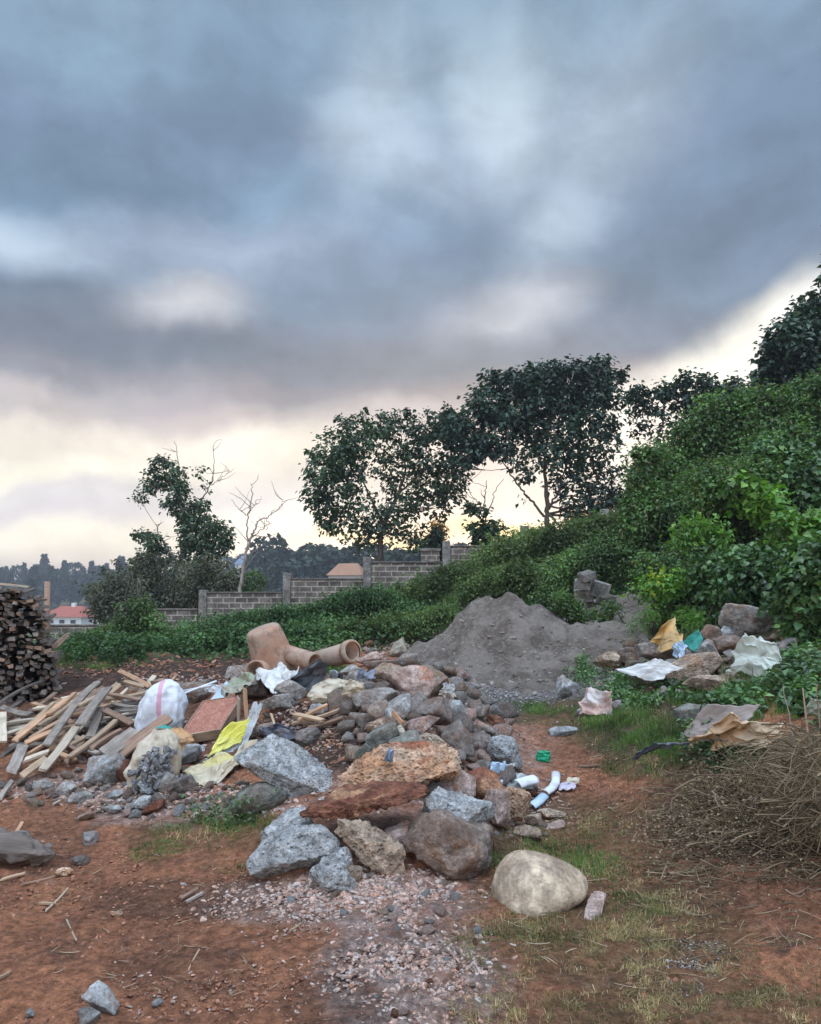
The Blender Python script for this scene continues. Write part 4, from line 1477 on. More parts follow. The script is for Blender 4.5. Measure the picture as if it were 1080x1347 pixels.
plank((404, 958), (452, 944), 5, 'brown', 'brown split stick lowest over the brown soil', off=(.06, .08), name='split_stick', cat='stick')
plank((388, 940), (424, 948), 6, 'tan', 'tan split stick crossing the others over brown soil', off=(.14, .1), name='split_stick', cat='stick')
plank((518, 938), (530, 952), 3, 'orange', 'little orange stick lying on the upright blue grey stone', off=(.35, .28), name='split_stick', cat='stick')
plank((357, 940), (364, 962), 3, 'tan', 'little stick poking from soil beside the black sheet stones', off=(.12, .06), name='split_stick', cat='stick')
for i, a in enumerate([((20, 1096), (29, 1082), 5, 'orange', 'orange splinter leaning on the dark log'), ((0, 1158), (32, 1149), 3, 'tan', 'thin splinter on red soil at the left edge'),
                       ((28, 1163), (92, 1146), 2.5, 'brown', 'long thin stick on the red soil below the log'), ((238, 1182), (262, 1168), 7, 'brown', 'flat brown chip of wood on the bare soil'),
                       ((246, 1186), (268, 1174), 4, 'grey', 'grey splinter beside the flat brown chip'), ((60, 1198), (90, 1168), 2, 'pale', 'pale dry stalk on the red soil'),
                       ((52, 1188), (72, 1189), 3, 'tan', 'short tan splinter beside the pale dry stalk'), ((88, 1210), (100, 1236), 2, 'pale', 'pale straw lower on the red soil'),
                       ((0, 1286), (14, 1279), 3, 'tan', 'splinter on soil at the lower left edge'), ((248, 1276), (262, 1250), 2, 'tan', 'dry stalk on the lower red soil'),
                       ((70, 1058), (80, 1053), 4, 'pale', 'white splinter at the rim of bare soil'), ((762, 1008), (790, 1006), 7, 'rust' if False else 'brown', 'flat brown chip on the path right of the heap'),
                       ((320, 1050), (322, 1000), 1, 'tan', None)]):
    if a[4]:
        plank(a[0], a[1], a[2], a[3], a[4], th=.012, off=(.012, .014), group=None, name='wood_splinter', cat='splinter', roll=(0, 0, 1))

# ------------------------------------------------------------------ timber stack, ends toward the viewer
TY = 10.4
zb = hz(P(30, 900, TY).x, TY) - .02
xr = P(76, 900, TY).x
base_meshes = {}
cw, ch = .082, .045
for row in range(36):
    z = zb + row * ch + ch / 2
    pyr = to_px(np.array([xr]), np.array([TY]), np.array([z]))[1][0]
    for c_ in range(10):
        x = xr - cw / 2 - c_ * cw
        if z > P(0, 848, TY).z and c_ < 2:
            continue
        if z > P(0, 800, TY).z and c_ < 3:
            continue
        if z > P(0, 786, TY).z and c_ < 5:
            continue
        if z > P(0, 772, TY).z:
            continue
        k = int(rng.integers(0, 8))
        kind = str(rng.choice(['brown', 'dark', 'grey', 'dark', 'dark', 'dark']))
        if (k, kind) not in base_meshes:
            Ln = 1.5
            V, Fq = box_np(-Ln / 2, Ln / 2, -cw * .47, cw * .47, -ch * .45, ch * .45)
            r_ = np.random.default_rng(k)
            V = V * np.array([1, r_.uniform(.5, 1.0), r_.uniform(.6, 1.15)]) + r_.uniform(-.010, .010, V.shape)
            me = mesh_np('timber', V, Fq, False)
            me.materials.append(W[kind])
            base_meshes[(k, kind)] = me
        o = bpy.data.objects.new('stacked_timber', base_meshes[(k, kind)])
        COL.objects.link(o)
        o.location = (x - .30 + rng.uniform(-.03, .03), TY + .7 + rng.uniform(-.20, .14), z + rng.uniform(-.012, .012))
        o.rotation_euler = (R(rng.uniform(-24, 24)), R(rng.uniform(-2.5, 2.5)), R(112 + rng.uniform(-6, 6)))
        tag(o, f'{dict(brown="brown", dark="blackish", grey="greyish")[kind]} sawn timber, {ordn(row)} layer up, {ordn(c_)} from the right end of tall stack', 'timber', 'timber pieces in the tall stack')
for i, (a, b, k) in enumerate([((-20, 766), (38, 772), 'pale'), ((-10, 778), (26, 776), 'tan'), ((6, 789), (48, 793), 'orange'), ((-30, 773), (20, 768), 'brown')]):
    A, B = P(a[0], a[1], TY + .1 * i), P(b[0], b[1], TY + .1 * i)
    d = B - A
    V, Fq = box_np(-d.length / 2, d.length / 2, -.035, .035, -.012, .012)
    o = link('batten', mesh_np('batten', V, Fq, False), W[k], loc=(A + B) / 2)
    o.rotation_euler = d.to_track_quat('X', 'Z').to_euler()
    tag(o, ['pale batten lying across the very top of the timber stack', 'tan batten just under the top of the timber stack', 'orange batten sticking out over the stepped shoulder of the stack', 'brown batten at the back of the stack top'][i], 'batten')

# dark log on the left edge
V, Fs = tube_np(smooth_path([(-.42, 0, .02), (-.2, .02, .05), (0, .0, .05), (.13, -.02, .03), (.22, -.03, 0.0)], 60), np.interp(np.linspace(0, 1, 60), [0, .3, .6, .85, 1], [.10, .10, .085, .05, .012]), 40)
V = V + (fbm(V * np.array([5, 22, 22]), 4, 3) * .055 + ridge(V * np.array([3, 16, 16]), 2, 5) * .02)[:, None] * np.array([.3, 1, 1])
V[:, 2] *= .8
Lg = G(22, 1126, .05)
o = link('log', mesh_np('log', V, Fs), W['dark'], loc=Lg)
o.rotation_euler = (0, R(4), R(-6))
tag(o, 'dark charred looking log lying at the left edge', 'log')

# ================================================================== LITTER
CLM = {}
CLM['white'] = cloth_mat('white_woven_plastic', (.62, .64, .68, 1), (.70, .70, .72, 1), dirt=.25, tr=.2)
CLM['whitesheet'] = cloth_mat('white_plastic_sheet', (.58, .58, .57, 1), (.48, .47, .45, 1), dirt=.45, weave=False)
CLM['cream'] = cloth_mat('cream_sack', (.52, .46, .36, 1), (.42, .34, .24, 1), dirt=.5)
CLM['yellow'] = cloth_mat('yellow_plastic', (.55, .50, .07, 1), (.62, .58, .14, 1), dirt=.15, rough=.45)
CLM['paleyellow'] = cloth_mat('pale_yellow_cloth', (.50, .43, .18, 1), (.50, .44, .32, 1), dirt=.45)
CLM['greywhite'] = cloth_mat('grey_white_strip', (.42, .44, .43, 1), (.34, .35, .35, 1), dirt=.35)
CLM['teal'] = cloth_mat('teal_plastic', (.03, .22, .18, 1), (.05, .32, .27, 1), dirt=.15, rough=.4, weave=False)
CLM['green'] = cloth_mat('green_plastic', (.01, .25, .12, 1), (.02, .34, .18, 1), dirt=.05, rough=.4, weave=False)
CLM['orangebag'] = cloth_mat('orange_plastic_bag', (.48, .27, .12, 1), (.36, .20, .10, 1), dirt=.4, rough=.5, weave=False)
CLM['orangesack'] = cloth_mat('orange_yellow_sack', (.60, .36, .12, 1), (.55, .38, .18, 1), dirt=.3)
CLM['black'] = cloth_mat('black_plastic_sheet', (.045, .055, .07, 1), (.08, .09, .11, 1), dirt=.2, rough=.35, tr=0, weave=False, dcol=(.18, .17, .17, 1))
CLM['blue'] = cloth_mat('pale_blue_plastic', (.34, .45, .56, 1), (.45, .55, .64, 1), dirt=.15, weave=False, rough=.4)
CLM['skyblue'] = cloth_mat('blue_plastic_scrap', (.16, .32, .55, 1), (.3, .45, .65, 1), dirt=.15, weave=False, rough=.4)
CLM['bluegrey'] = cloth_mat('blue_grey_plastic', (.16, .19, .25, 1), (.24, .28, .36, 1), dirt=.3, weave=False, rough=.5)
CLM['pinkwhite'] = cloth_mat('pink_white_bag', (.55, .50, .47, 1), (.50, .33, .28, 1), dirt=.45, weave=False)
CLM['greygreen'] = cloth_mat('green_grey_cloth', (.25, .27, .19, 1), (.32, .31, .25, 1), dirt=.4)
CLM['tarp'] = cloth_mat('grey_brown_tarpaulin', (.20, .165, .145, 1), (.26, .22, .20, 1), dirt=.3, tr=0)
CLM['tanpaper'] = cloth_mat('tan_orange_cloth', (.44, .27, .15, 1), (.52, .40, .27, 1), dirt=.4, tr=0)
CLM['mint'] = cloth_mat('minty_white_sheet', (.58, .62, .56, 1), (.46, .50, .44, 1), dirt=.35)
CLM['lilac'] = cloth_mat('lilac_plastic', (.40, .36, .46, 1), (.5, .46, .52, 1), dirt=.25, weave=False)
CLM['navy'] = cloth_mat('dark_navy_cloth', (.04, .045, .065, 1), (.07, .075, .095, 1), dirt=.3, tr=0)
CLM['bright'] = cloth_mat('bright_white_plastic', (.62, .64, .67, 1), (.56, .57, .58, 1), dirt=.3, rough=.35, weave=False)


def sheet(corners, kind, label, name='plastic_sheet', crumple=.10, n=34, ragged=.12, cat='plastic sheet', seed=None, freq=4.5, fold=0.0, group=None):
    """corners: four (px, py, height over ground) ordered round the sheet"""
    C = [np.array(G(*c)) for c in corners]
    size = (np.linalg.norm(C[0] - C[1]) + np.linalg.norm(C[1] - C[2])) / 2
    s_, t_ = np.meshgrid(np.linspace(0, 1, n), np.linspace(0, 1, n))
    s_, t_ = s_.ravel(), t_.ravel()
    sd = seed if seed is not None else int(corners[0][0] * 3 + corners[0][1])
    q = np.stack([s_ * 3, t_ * 3, np.full_like(s_, sd * .37)], 1)
    s2 = s_ + ragged * fbm(q * 1.4, 3, sd) * 1.2
    t2 = t_ + ragged * fbm(q * 1.4, 3, sd + 5) * 1.2
    X = ((1 - s2) * (1 - t2))[:, None] * C[0] + (s2 * (1 - t2))[:, None] * C[1] + (s2 * t2)[:, None] * C[2] + ((1 - s2) * t2)[:, None] * C[3]
    N = np.cross(C[1] - C[0], C[3] - C[0]) + np.cross(C[2] - C[1], C[0] - C[1]) * 0
    N = N / (np.linalg.norm(N) + 1e-9)
    if N[2] < 0:
        N = -N
    N = N + np.array([0, -.3, .6])
    N /= np.linalg.norm(N)
    d = (ridge(q * freq / 8, 2, sd) * 1.1 + fbm(q * freq / 3.5, 3, sd + 2) * .9 + ridge(q * freq / 2.4, 2, sd + 7) * .16) * crumple * size
    X = X + N[None] * d[:, None]
    gz = height(X[:, 0], X[:, 1])
    X[:, 2] = np.maximum(X[:, 2], gz + .012)
    c0 = X.mean(0)
    idx = np.arange(n * n).reshape(n, n)
    Q = np.stack([idx[:-1, :-1], idx[:-1, 1:], idx[1:, 1:], idx[1:, :-1]], -1).reshape(-1, 4)
    o = link(name, mesh_np(name, X - c0, Q), CLM[kind], loc=c0)
    md = o.modifiers.new('thickness', 'SOLIDIFY')
    md.thickness = .004
    tag(o, label, cat, group)
    return o


def sack(px, py, wpx, hpx, kind, label, name='sack', tilt=0, neck=.35, seed=1, crease=.07, parts=None, dep=.75, off=-.02, flat_top=False, cat='sack', yaw=0):
    base_ = G(px, py, off)
    sc = base_.y / F
    w_, h_ = wpx * sc, hpx * sc
    na, nt = 64, 40
    V = []
    tt = np.linspace(0, 1, nt)
    prof = np.interp(tt, [0, .04, .14, .35, .6, .8, .92, 1], [.0, .62, .93, 1.0, .92, .70, neck + .1, neck if flat_top else 0.02])
    a = np.arange(na) / na * 2 * np.pi
    A, T = np.meshgrid(a, tt)
    Rr = np.repeat(prof[:, None], na, 1)
    ca, sa = np.cos(A), np.sin(A)
    X = np.sign(ca) * np.abs(ca) ** .8 * Rr * w_ / 2
    Y = np.sign(sa) * np.abs(sa) ** .8 * Rr * w_ / 2 * dep
    Z = T * h_
    q = np.stack([X.ravel() / w_ * 4, Y.ravel() / w_ * 4, Z.ravel() / h_ * 3 + seed], 1)
    qa = np.stack([np.cos(A).ravel() * 3, np.sin(A).ravel() * 3, T.ravel() * 1.2 + seed], 1)
    dd = fbm(q, 3, seed) * crease * 1.6 + ridge(qa * 1.3, 2, seed + 3) * crease * .8 * (T.ravel() * .9 + .3) + ridge(q * 2.3, 2, seed + 8) * crease * .35
    Vv = np.stack([X.ravel(), Y.ravel(), Z.ravel()], 1)
    Nn = np.stack([np.cos(A).ravel(), np.sin(A).ravel(), np.zeros(A.size)], 1)
    Vv = Vv + Nn * (dd * w_)[:, None]
    Vv[:, 0] += np.sin(R(tilt)) * Vv[:, 2]
    Fq = []
    for i in range(nt - 1):
        for k in range(na):
            k2 = (k + 1) % na
            Fq.append((i * na + k, i * na + k2, (i + 1) * na + k2, (i + 1) * na + k))
    me = mesh_np(name, Vv, [np.array(Fq)])
    o = link(name, me, CLM[kind], loc=base_ + Vector((0, w_ * dep * .4, 0)))
    o.rotation_euler.z = R(yaw)
    tag(o, label, cat)
    return o


# white sack with a pink stripe
scw = G(206, 965).y / F
CLM['striped'] = cloth_mat('white_sack_pink_stripe', (.64, .67, .72, 1), (.62, .64, .67, 1), dirt=.4, tr=.2,
                           stripe=[(.030, .072, (.60, .26, .37, 1))])
sack(203, 978, 58, 80, 'striped', 'full white woven sack with a pink stripe beside the plank pile', seed=3, neck=.36, crease=.075, tilt=7)
# cream sack of gravel (open toward the viewer)
cs = sack(192, 1046, 60, 80, 'cream', 'torn cream sack spilling dark grey gravel at the heap foot', seed=9, neck=.3, crease=.09, tilt=8)
sc = cs.location.y / F
n = 150
a = rng.normal(size=(n, 2)) * np.array([.36, .42])
gpos = np.stack([a[:, 0] * 26 * sc + .05, -.27 * np.ones(n), np.abs(a[:, 1] * 30 + 26) * sc + .02], 1)
w_ = 60 * sc
gpos[:, 1] = -np.sqrt(np.maximum(.01, 1 - (gpos[:, 0] / (w_ * .55)) ** 2)) * w_ * .40 - .015 - np.abs(rng.normal(size=n)) * .03
gpos[:, 0] += np.sin(R(8)) * gpos[:, 2]
V0, F0 = ICO[1]
Vs, Fs = scatter(V0 * (1 + rng.uniform(-.55, .35, len(V0)))[:, None] * np.array([1.3, .8, .8]), F0, gpos, eul(rng.uniform(0, 6, n), rng.uniform(0, 6, n), rng.uniform(0, 6, n)), rng.uniform(.016, .042, n))
gg = link('spilled_gravel', mesh_np('spilled_gravel', Vs, Fs, False), GM['darkgravel'], cs)
gg['kind'] = 'stuff'

sack(212, 990, 34, 34, 'teal', 'teal green plastic bag bulging between two sacks', name='plastic_bag', seed=21, neck=.2, cat='plastic bag', crease=.05)
sack(228, 997, 50, 36, 'orangebag', 'brown orange crumpled bag under the red brown panel', name='plastic_bag', seed=25, neck=.2, cat='plastic bag', crease=.1)
sheet([(272, 998, .10), (318, 976, .12), (327, 946, .26), (296, 958, .26)], 'yellow', 'bright yellow plastic sheet right of the red brown panel', crumple=.07)
sheet([(312, 992, .06), (324, 986, .06), (347, 930, .2), (332, 922, .24)], 'greywhite', 'grey white striped sheet strip beside the yellow sheet', crumple=.10)
sheet([(268, 1002, .06), (306, 990, .08), (318, 978, .10), (276, 996, .10)], 'greywhite', 'grey hem of sheeting under the yellow sheet', crumple=.06, ragged=.05)
sheet([(242, 1018, .05), (270, 1034, .03), (316, 1000, .07), (290, 990, .12)], 'paleyellow', 'pale yellow and cream cloth lying below the yellow sheet', crumple=.12, name='cloth', cat='cloth')
sheet([(268, 1034, .03), (285, 1030, .03), (352, 985, .06), (332, 976, .08)], 'cream', 'beige twisted cloth strip right of the pale yellow cloth', crumple=.14, name='cloth', cat='cloth')
sheet([(274, 924, .16), (292, 924, .18), (312, 900, .24), (298, 897, .22)], 'blue', 'pale blue white plastic piece behind the red brown panel', crumple=.03, ragged=.04)
sheet([(268, 908, .14), (288, 914, .14), (300, 903, .2), (276, 900, .2)], 'whitesheet', 'small white plastic piece behind the pale blue one', crumple=.05)
sheet([(290, 916, .2), (318, 914, .24), (338, 893, .26), (308, 892, .26)], 'greygreen', 'greenish grey cloth draped over stones behind the batten', crumple=.12, name='cloth', cat='cloth')
sheet([(334, 898, .16), (362, 918, .12), (394, 888, .16), (372, 878, .18)], 'whitesheet', 'white crumpled plastic sheet left of the black one', crumple=.12)
sheet([(374, 897, .10), (418, 912, .06), (428, 888, .18), (416, 872, .42)], 'black', 'shiny black plastic sheet raised to a peak by clay pipes', crumple=.10, ragged=.05)
sheet([(345, 968, .05), (385, 985, .04), (398, 962, .10), (362, 955, .12)], 'navy', 'dark navy cloth bunched behind the long concrete slab', crumple=.2, name='cloth', cat='cloth')
sack(437, 929, 54, 34, 'cream', 'cream bundle of sheeting beside the dark purple round stone', name='bundle', seed=33, neck=.4, crease=.12, cat='bundle')
sheet([(448, 916, .14), (476, 918, .12), (480, 900, .22), (458, 895, .26)], 'cream', 'brown stained cream flap at the right of the cream bundle', crumple=.16)
sheet([(431, 898, .1), (441, 899, .1), (443, 884, .24), (434, 882, .24)], 'blue', 'small pale blue white scrap standing beside the grass under pipe', crumple=.1, name='plastic_scrap', cat='plastic scrap')
sheet([(440, 900, .08), (449, 900, .08), (450, 887, .18), (442, 886, .18)], 'navy', 'small black scrap right of the pale blue scrap', crumple=.1, name='plastic_scrap', cat='plastic scrap')
sheet([(468, 893, .14), (492, 898, .12), (492, 884, .2), (472, 882, .22)], 'bluegrey', 'blue grey plastic scrap by the pink brown stone', crumple=.18, name='plastic_scrap', cat='plastic scrap')
sheet([(504, 1004, .16), (516, 1006, .16), (518, 990, .3), (512, 986, .32)], 'skyblue', 'sky blue plastic scrap between the green stones', crumple=.16, name='plastic_scrap', cat='plastic scrap')
sheet([(580, 912, .14), (598, 914, .12), (598, 902, .2), (584, 898, .24)], 'bright', 'white plastic scrap at the right of the slanting brown slab', crumple=.1, name='plastic_scrap', cat='plastic scrap')
sheet([(584, 922, .08), (602, 918, .06), (600, 910, .12), (586, 912, .16)], 'cream', 'cream scrap just under the white scrap by the sand', crumple=.12, name='plastic_scrap', cat='plastic scrap')
sheet([(640, 1034, .06), (662, 1040, .05), (668, 1008, .12), (645, 1002, .16)], 'blue', 'pale bluish plastic film under the light greenish block', crumple=.14)
sheet([(662, 1042, .04), (700, 1040, .05), (702, 1021, .1), (668, 1018, .1)], 'greywhite', 'torn whitish film lying left of the white cup', crumple=.14)
sheet([(652, 1022, .08), (676, 1018, .08), (680, 1006, .12), (656, 1010, .14)], 'whitesheet', 'small white film between block and cup', crumple=.14)
sheet([(734, 1040, .02), (756, 1038, .02), (758, 1028, .03), (738, 1030, .03)], 'lilac', 'lilac plastic scrap on the path right of the curved white piece', crumple=.1, name='plastic_scrap', cat='plastic scrap')
sheet([(744, 1032, .03), (762, 1031, .03), (762, 1024, .04), (748, 1024, .04)], 'cream', 'cream paper scrap above the lilac scrap', crumple=.14, name='paper_scrap', cat='paper scrap')
sack(716, 1004, 17, 15, 'green', 'small bright green crumpled plastic ball on the path', name='plastic_scrap', seed=41, neck=.7, crease=.14, cat='plastic scrap', off=0)


def arc_strip(pts, wd, label, kind='bright', off=.02, thick=.004, name='plastic_piece'):
    """curved half-pipe plastic piece along photo points"""
    Q = [np.array(G(a, b, off)) for a, b in pts]
    c0 = np.mean(Q, 0)
    Q = [p - c0 for p in Q]
    tt = np.linspace(0, len(Q) - 1, 12)
    path = np.array([[np.interp(t_, range(len(Q)), [p[k] for p in Q]) for k in range(3)] for t_ in tt])
    tan = np.gradient(path, axis=0)
    tan /= np.linalg.norm(tan, axis=1)[:, None]
    m_ = 9
    V = []
    for i in range(len(path)):
        side = np.cross(tan[i], [0, -.5, 1.0])
        side /= np.linalg.norm(side)
        up = np.cross(side, tan[i])
        for k in range(m_):
            a = math.pi * (k / (m_ - 1)) * .8 + .1 * math.pi
            V.append(path[i] + side * math.cos(a) * wd / 2 + up * math.sin(a) * wd * .35)
    V = np.array(V)
    idx = np.arange(len(V)).reshape(len(path), m_)
    Qd = np.stack([idx[:-1, :-1], idx[:-1, 1:], idx[1:, 1:], idx[1:, :-1]], -1).reshape(-1, 4)
    o = link(name, mesh_np(name, V, Qd), CLM[kind], loc=c0)
    md = o.modifiers.new('thickness', 'SOLIDIFY')
    md.thickness = thick
    tag(o, label, 'plastic piece')


arc_strip([(717, 1044), (726, 1038), (731, 1030), (731, 1018)], .062, 'curved white plastic piece standing out on the path', off=.05)
arc_strip([(699, 1062), (708, 1056), (716, 1048)], .07, 'short white plastic scoop below the curved white piece', kind='blue', off=.03)
arc_strip([(680, 1034), (691, 1030), (704, 1027)], .095, 'white plastic cup lying on its side by the torn film', off=.12)

# right hand pile litter
sheet([(838, 862, .10), (896, 858, .10), (884, 814, .42), (868, 826, .38)], 'orangesack', 'orange yellow sack heaped to a point on the right pile', name='sack', cat='sack', crumple=.10, ragged=.08, seed=51)
sheet([(896, 846, .24), (914, 858, .16), (926, 840, .28), (918, 829, .36)], 'teal', 'teal plastic sheet folded on the right pile', crumple=.06, ragged=.05)
sheet([(884, 860, .16), (902, 872, .08), (908, 850, .2), (890, 845, .26)], 'blue', 'crumpled bluish white bag left of the teal sheet', crumple=.25, name='plastic_bag', cat='plastic bag')
sheet([(954, 888, .10), (1018, 894, .06), (1026, 850, .30), (984, 833, .44)], 'mint', 'large crumpled white sheet spread over the right pile', crumple=.11, freq=4, ragged=.14, n=44)
sheet([(808, 884, .22), (868, 898, .14), (898, 880, .22), (862, 866, .32)], 'whitesheet', 'long white pinkish board like sheet left of the leaning slab', crumple=.05, ragged=.1)
sheet([(888, 972, .14), (958, 976, .16), (1000, 932, .30), (935, 926, .34)], 'tarp', 'stiff grey brown tarpaulin lying over a hump in the grass', crumple=.06, name='tarpaulin', cat='tarpaulin', ragged=.08)
sheet([(900, 982, .10), (1004, 992, .16), (1022, 960, .30), (952, 944, .36)], 'tanpaper', 'crumpled tan orange cloth in front of the grey tarpaulin', crumple=.14, freq=6, name='cloth', cat='cloth', n=44)
sheet([(826, 1008, .02), (868, 988, .10), (905, 983, .14), (858, 984, .16)], 'black', 'dark strip of sheeting curling left from the tarpaulin', crumple=.12)
sheet([(762, 938, .06), (806, 940, .05), (804, 914, .20), (772, 910, .22)], 'pinkwhite', 'crumpled pink and white bag in the grass', name='plastic_bag', seed=61, crumple=.22, freq=4, cat='plastic bag')
sheet([(734, 832, .05), (752, 835, .03), (752, 824, .08), (738, 824, .08)], 'whitesheet', 'small white scrap behind the sand heap foot', crumple=.16, name='plastic_scrap', cat='plastic scrap')
sheet([(758, 832, .05), (768, 834, .04), (783, 822, .08), (774, 818, .1)], 'whitesheet', 'long white scrap right of the small one by the sand', crumple=.08, name='plastic_scrap', cat='plastic scrap')
sheet([(1060, 940, .1), (1085, 944, .1), (1085, 925, .2), (1062, 922, .2)], 'greygreen', 'greenish grey scrap at the right edge under the climbers', crumple=.15, name='plastic_scrap', cat='plastic scrap')
stuff_stones('ash_grit', [(905, 1270, 36, 32, 600, 1, 4), (930, 1245, 26, 12, 160, 1, 4)], GM['sandgrit'], 'patch of grey ashy grit in the dry grass at lower right')
for i, (x0, y0, x1, y1) in enumerate([(230, 917, 285, 896), (242, 909, 278, 902)]):
    A, B = G(x0, y0, .2), G(x1, y1, .22)
    V, Fs = tube_np(np.array([np.array(A) * (1 - k) + np.array(B) * k for k in np.linspace(0, 1, 6)]), [.012] * 6, 10)
    c0 = V.mean(0)
    o = link('conduit', mesh_np('conduit', V - c0, Fs), CLM['bright'], loc=c0)
    tag(o, ['longer thin white plastic conduit behind the white sack', 'shorter thin white conduit above the longer one'][i], 'conduit')

# red brown panel with a wooden rim
Y0, Y1 = G(262, 985).y + .05, 0
BLp, BRp = P(235, 970, Y0), P(291, 962, Y0)
TLp, TRp = P(266, 925, Y0 + .42), P(321, 915, Y0 + .42)
ctr = (BLp + BRp + TLp + TRp) / 4
Xv = ((BRp - BLp) + (TRp - TLp)).normalized()
Yv = ((TLp - BLp) + (TRp - BRp))
Yv = (Yv - Xv * Yv.dot(Xv)).normalized()
Zv = Xv.cross(Yv)
Wd, Hd = (BRp - BLp).length, (TLp - BLp).length * .99
proot = empty('panel', ctr, 'square red brown textured panel with a wooden rim propped on litter', 'panel')
shear = ((TLp - BLp) + (TRp - BRp)).dot(Xv) / 2
proot.matrix_world = Matrix.Translation(ctr) @ Matrix((Xv, Yv, Zv)).transposed().to_4x4()
m, t, bs, out = new_mat('red_brown_panel')
tcn = t.add('ShaderNodeTexCoord')
n = t.noise(tcn.outputs['Object'], 22, 6, .7)
vo = t.add('ShaderNodeTexVoronoi', {'Vector': tcn.outputs['Object'], 'Scale': 34.0}, feature='DISTANCE_TO_EDGE')
c = t.mix(t.step(n, .35, .65), (.27, .105, .075, 1), (.36, .17, .12, 1))
c = t.mix(t.step(vo.outputs['Distance'], .1, 0, 0, .5), c, (.13, .06, .045, 1))
t.l.new(c, bs.inputs['Base Color'])
bump(t, bs, t.math('ADD', n, t.step(vo.outputs['Distance'], 0, .15)), .6, .01)
V, Fq = box_np(-Wd / 2 + .0145, Wd / 2 - .0145, -Hd / 2 + .0145, Hd / 2 - .0145, -.02, .014)


def sh(V):
    V = V.copy()
    V[:, 0] += V[:, 1] / Hd * shear
    return V


link('face', mesh_np('face', sh(V), Fq, False), m, proot)
for (a, b, c_, d_) in [(-Wd / 2, Wd / 2, -Hd / 2, -Hd / 2 + .013), (-Wd / 2, Wd / 2, Hd / 2 - .013, Hd / 2), (-Wd / 2, -Wd / 2 + .013, -Hd / 2 + .014, Hd / 2 - .014), (Wd / 2 - .013, Wd / 2, -Hd / 2 + .014, Hd / 2 - .014)]:
    V, Fq = box_np(a, b, c_, d_, -.07, .018)
    link('rim', mesh_np('rim', sh(V), Fq, False), W['tan' if d_ < 0 else 'brown'], proot)

# ------------------------------------------------------------------ clay pipes
m, t, bs, out = new_mat('clay_pipe')
tcn = t.add('ShaderNodeTexCoord')
co = tcn.outputs['Object']
c = t.mix(t.step(t.noise(co, 4, 5, .6), .35, .65), (.29, .16, .105, 1), (.37, .235, .165, 1))
c = t.mix(t.step(t.noise(co, 2.2, 4, .65), .42, .62, 0, .8), c, (.27, .21, .165, 1))
c = t.mix(t.step(t.noise(co, 7, 6, .7), .48, .64, 0, .7), c, (.15, .095, .07, 1))
t.l.new(c, bs.inputs['Base Color'])
bs.inputs['Roughness'].default_value = .7
bump(t, bs, t.noise(co, 30, 5, .6), .3, .01)
CLAY = m


def lathe(prof, n=40):
    """prof: (x, r) along local x"""
    a = np.arange(n) / n * 2 * np.pi
    V = np.concatenate([np.stack([np.full(n, x), r_ * np.cos(a), r_ * np.sin(a)], 1) for x, r_ in prof])
    Fq = [(i * n + k, (i + 1) * n + k, (i + 1) * n + (k + 1) % n, i * n + (k + 1) % n) for i in range(len(prof) - 1) for k in range(n)]
    return V, np.array(Fq)


def pipe_prof(Ln, r_, wall, collar=0, cl=.12):
    p = [(0, r_ - wall), (0, r_)]
    if collar:
        p += [(Ln - cl - .03, r_), (Ln - cl, r_ + collar), (Ln, r_ + collar), (Ln, r_ + collar - wall), (Ln - cl, r_ + collar - wall), (Ln - cl - .03, r_ - wall)]
    else:
        p += [(Ln, r_), (Ln, r_ - wall)]
    p += [(0, r_ - wall)]
    return p


def orient(o, A, B):
    o.rotation_euler = (B - A).to_track_quat('X', 'Z').to_euler()


# (1) big fitting: wide body leaning, with a side branch
pg = G(358, 890, .0)
sc = pg.y / F
root = empty('clay_pipe_fitting', pg, 'large upright clay pipe fitting with an open side branch at left', 'pipe')
A = P(366, 886, pg.y + .2) - pg
B = P(347, 832, pg.y + .1) - pg
o = link('body', None, None)
bpy.data.objects.remove(o)
rb = 27 * sc
Lb = (B - A).length
V, Fq = lathe([(-.1, rb * 1.12 - .02), (-.1, rb * 1.12), (.1, rb * 1.08), (Lb * .5, rb * 1.0), (Lb * .8, rb * .92), (Lb * 1.0, rb * .86), (Lb * 1.07, rb * .82), (Lb * 1.11, rb * .70), (Lb * 1.12, rb * .45), (Lb * 1.122, .001)])
b_ = link('body', mesh_np('body', V, Fq), CLAY, root, A)
orient(b_, A, B)
A2 = P(372, 858, pg.y + .15) - pg
B2 = P(414, 871, pg.y - .25) - pg
V, Fq = lathe(pipe_prof((B2 - A2).length, 11.5 * sc, .02))
b_ = link('branch', mesh_np('branch', V, Fq), CLAY, root, A2)
orient(b_, A2, B2)
A3 = P(352, 884, pg.y + .1) - pg
B3 = P(338, 884, pg.y - .12) - pg
V, Fq = lathe(pipe_prof((B3 - A3).length + .04, 15 * sc, .02))
b_ = link('socket', mesh_np('socket', V, Fq), CLAY, root, A3)
orient(b_, A3, B3)
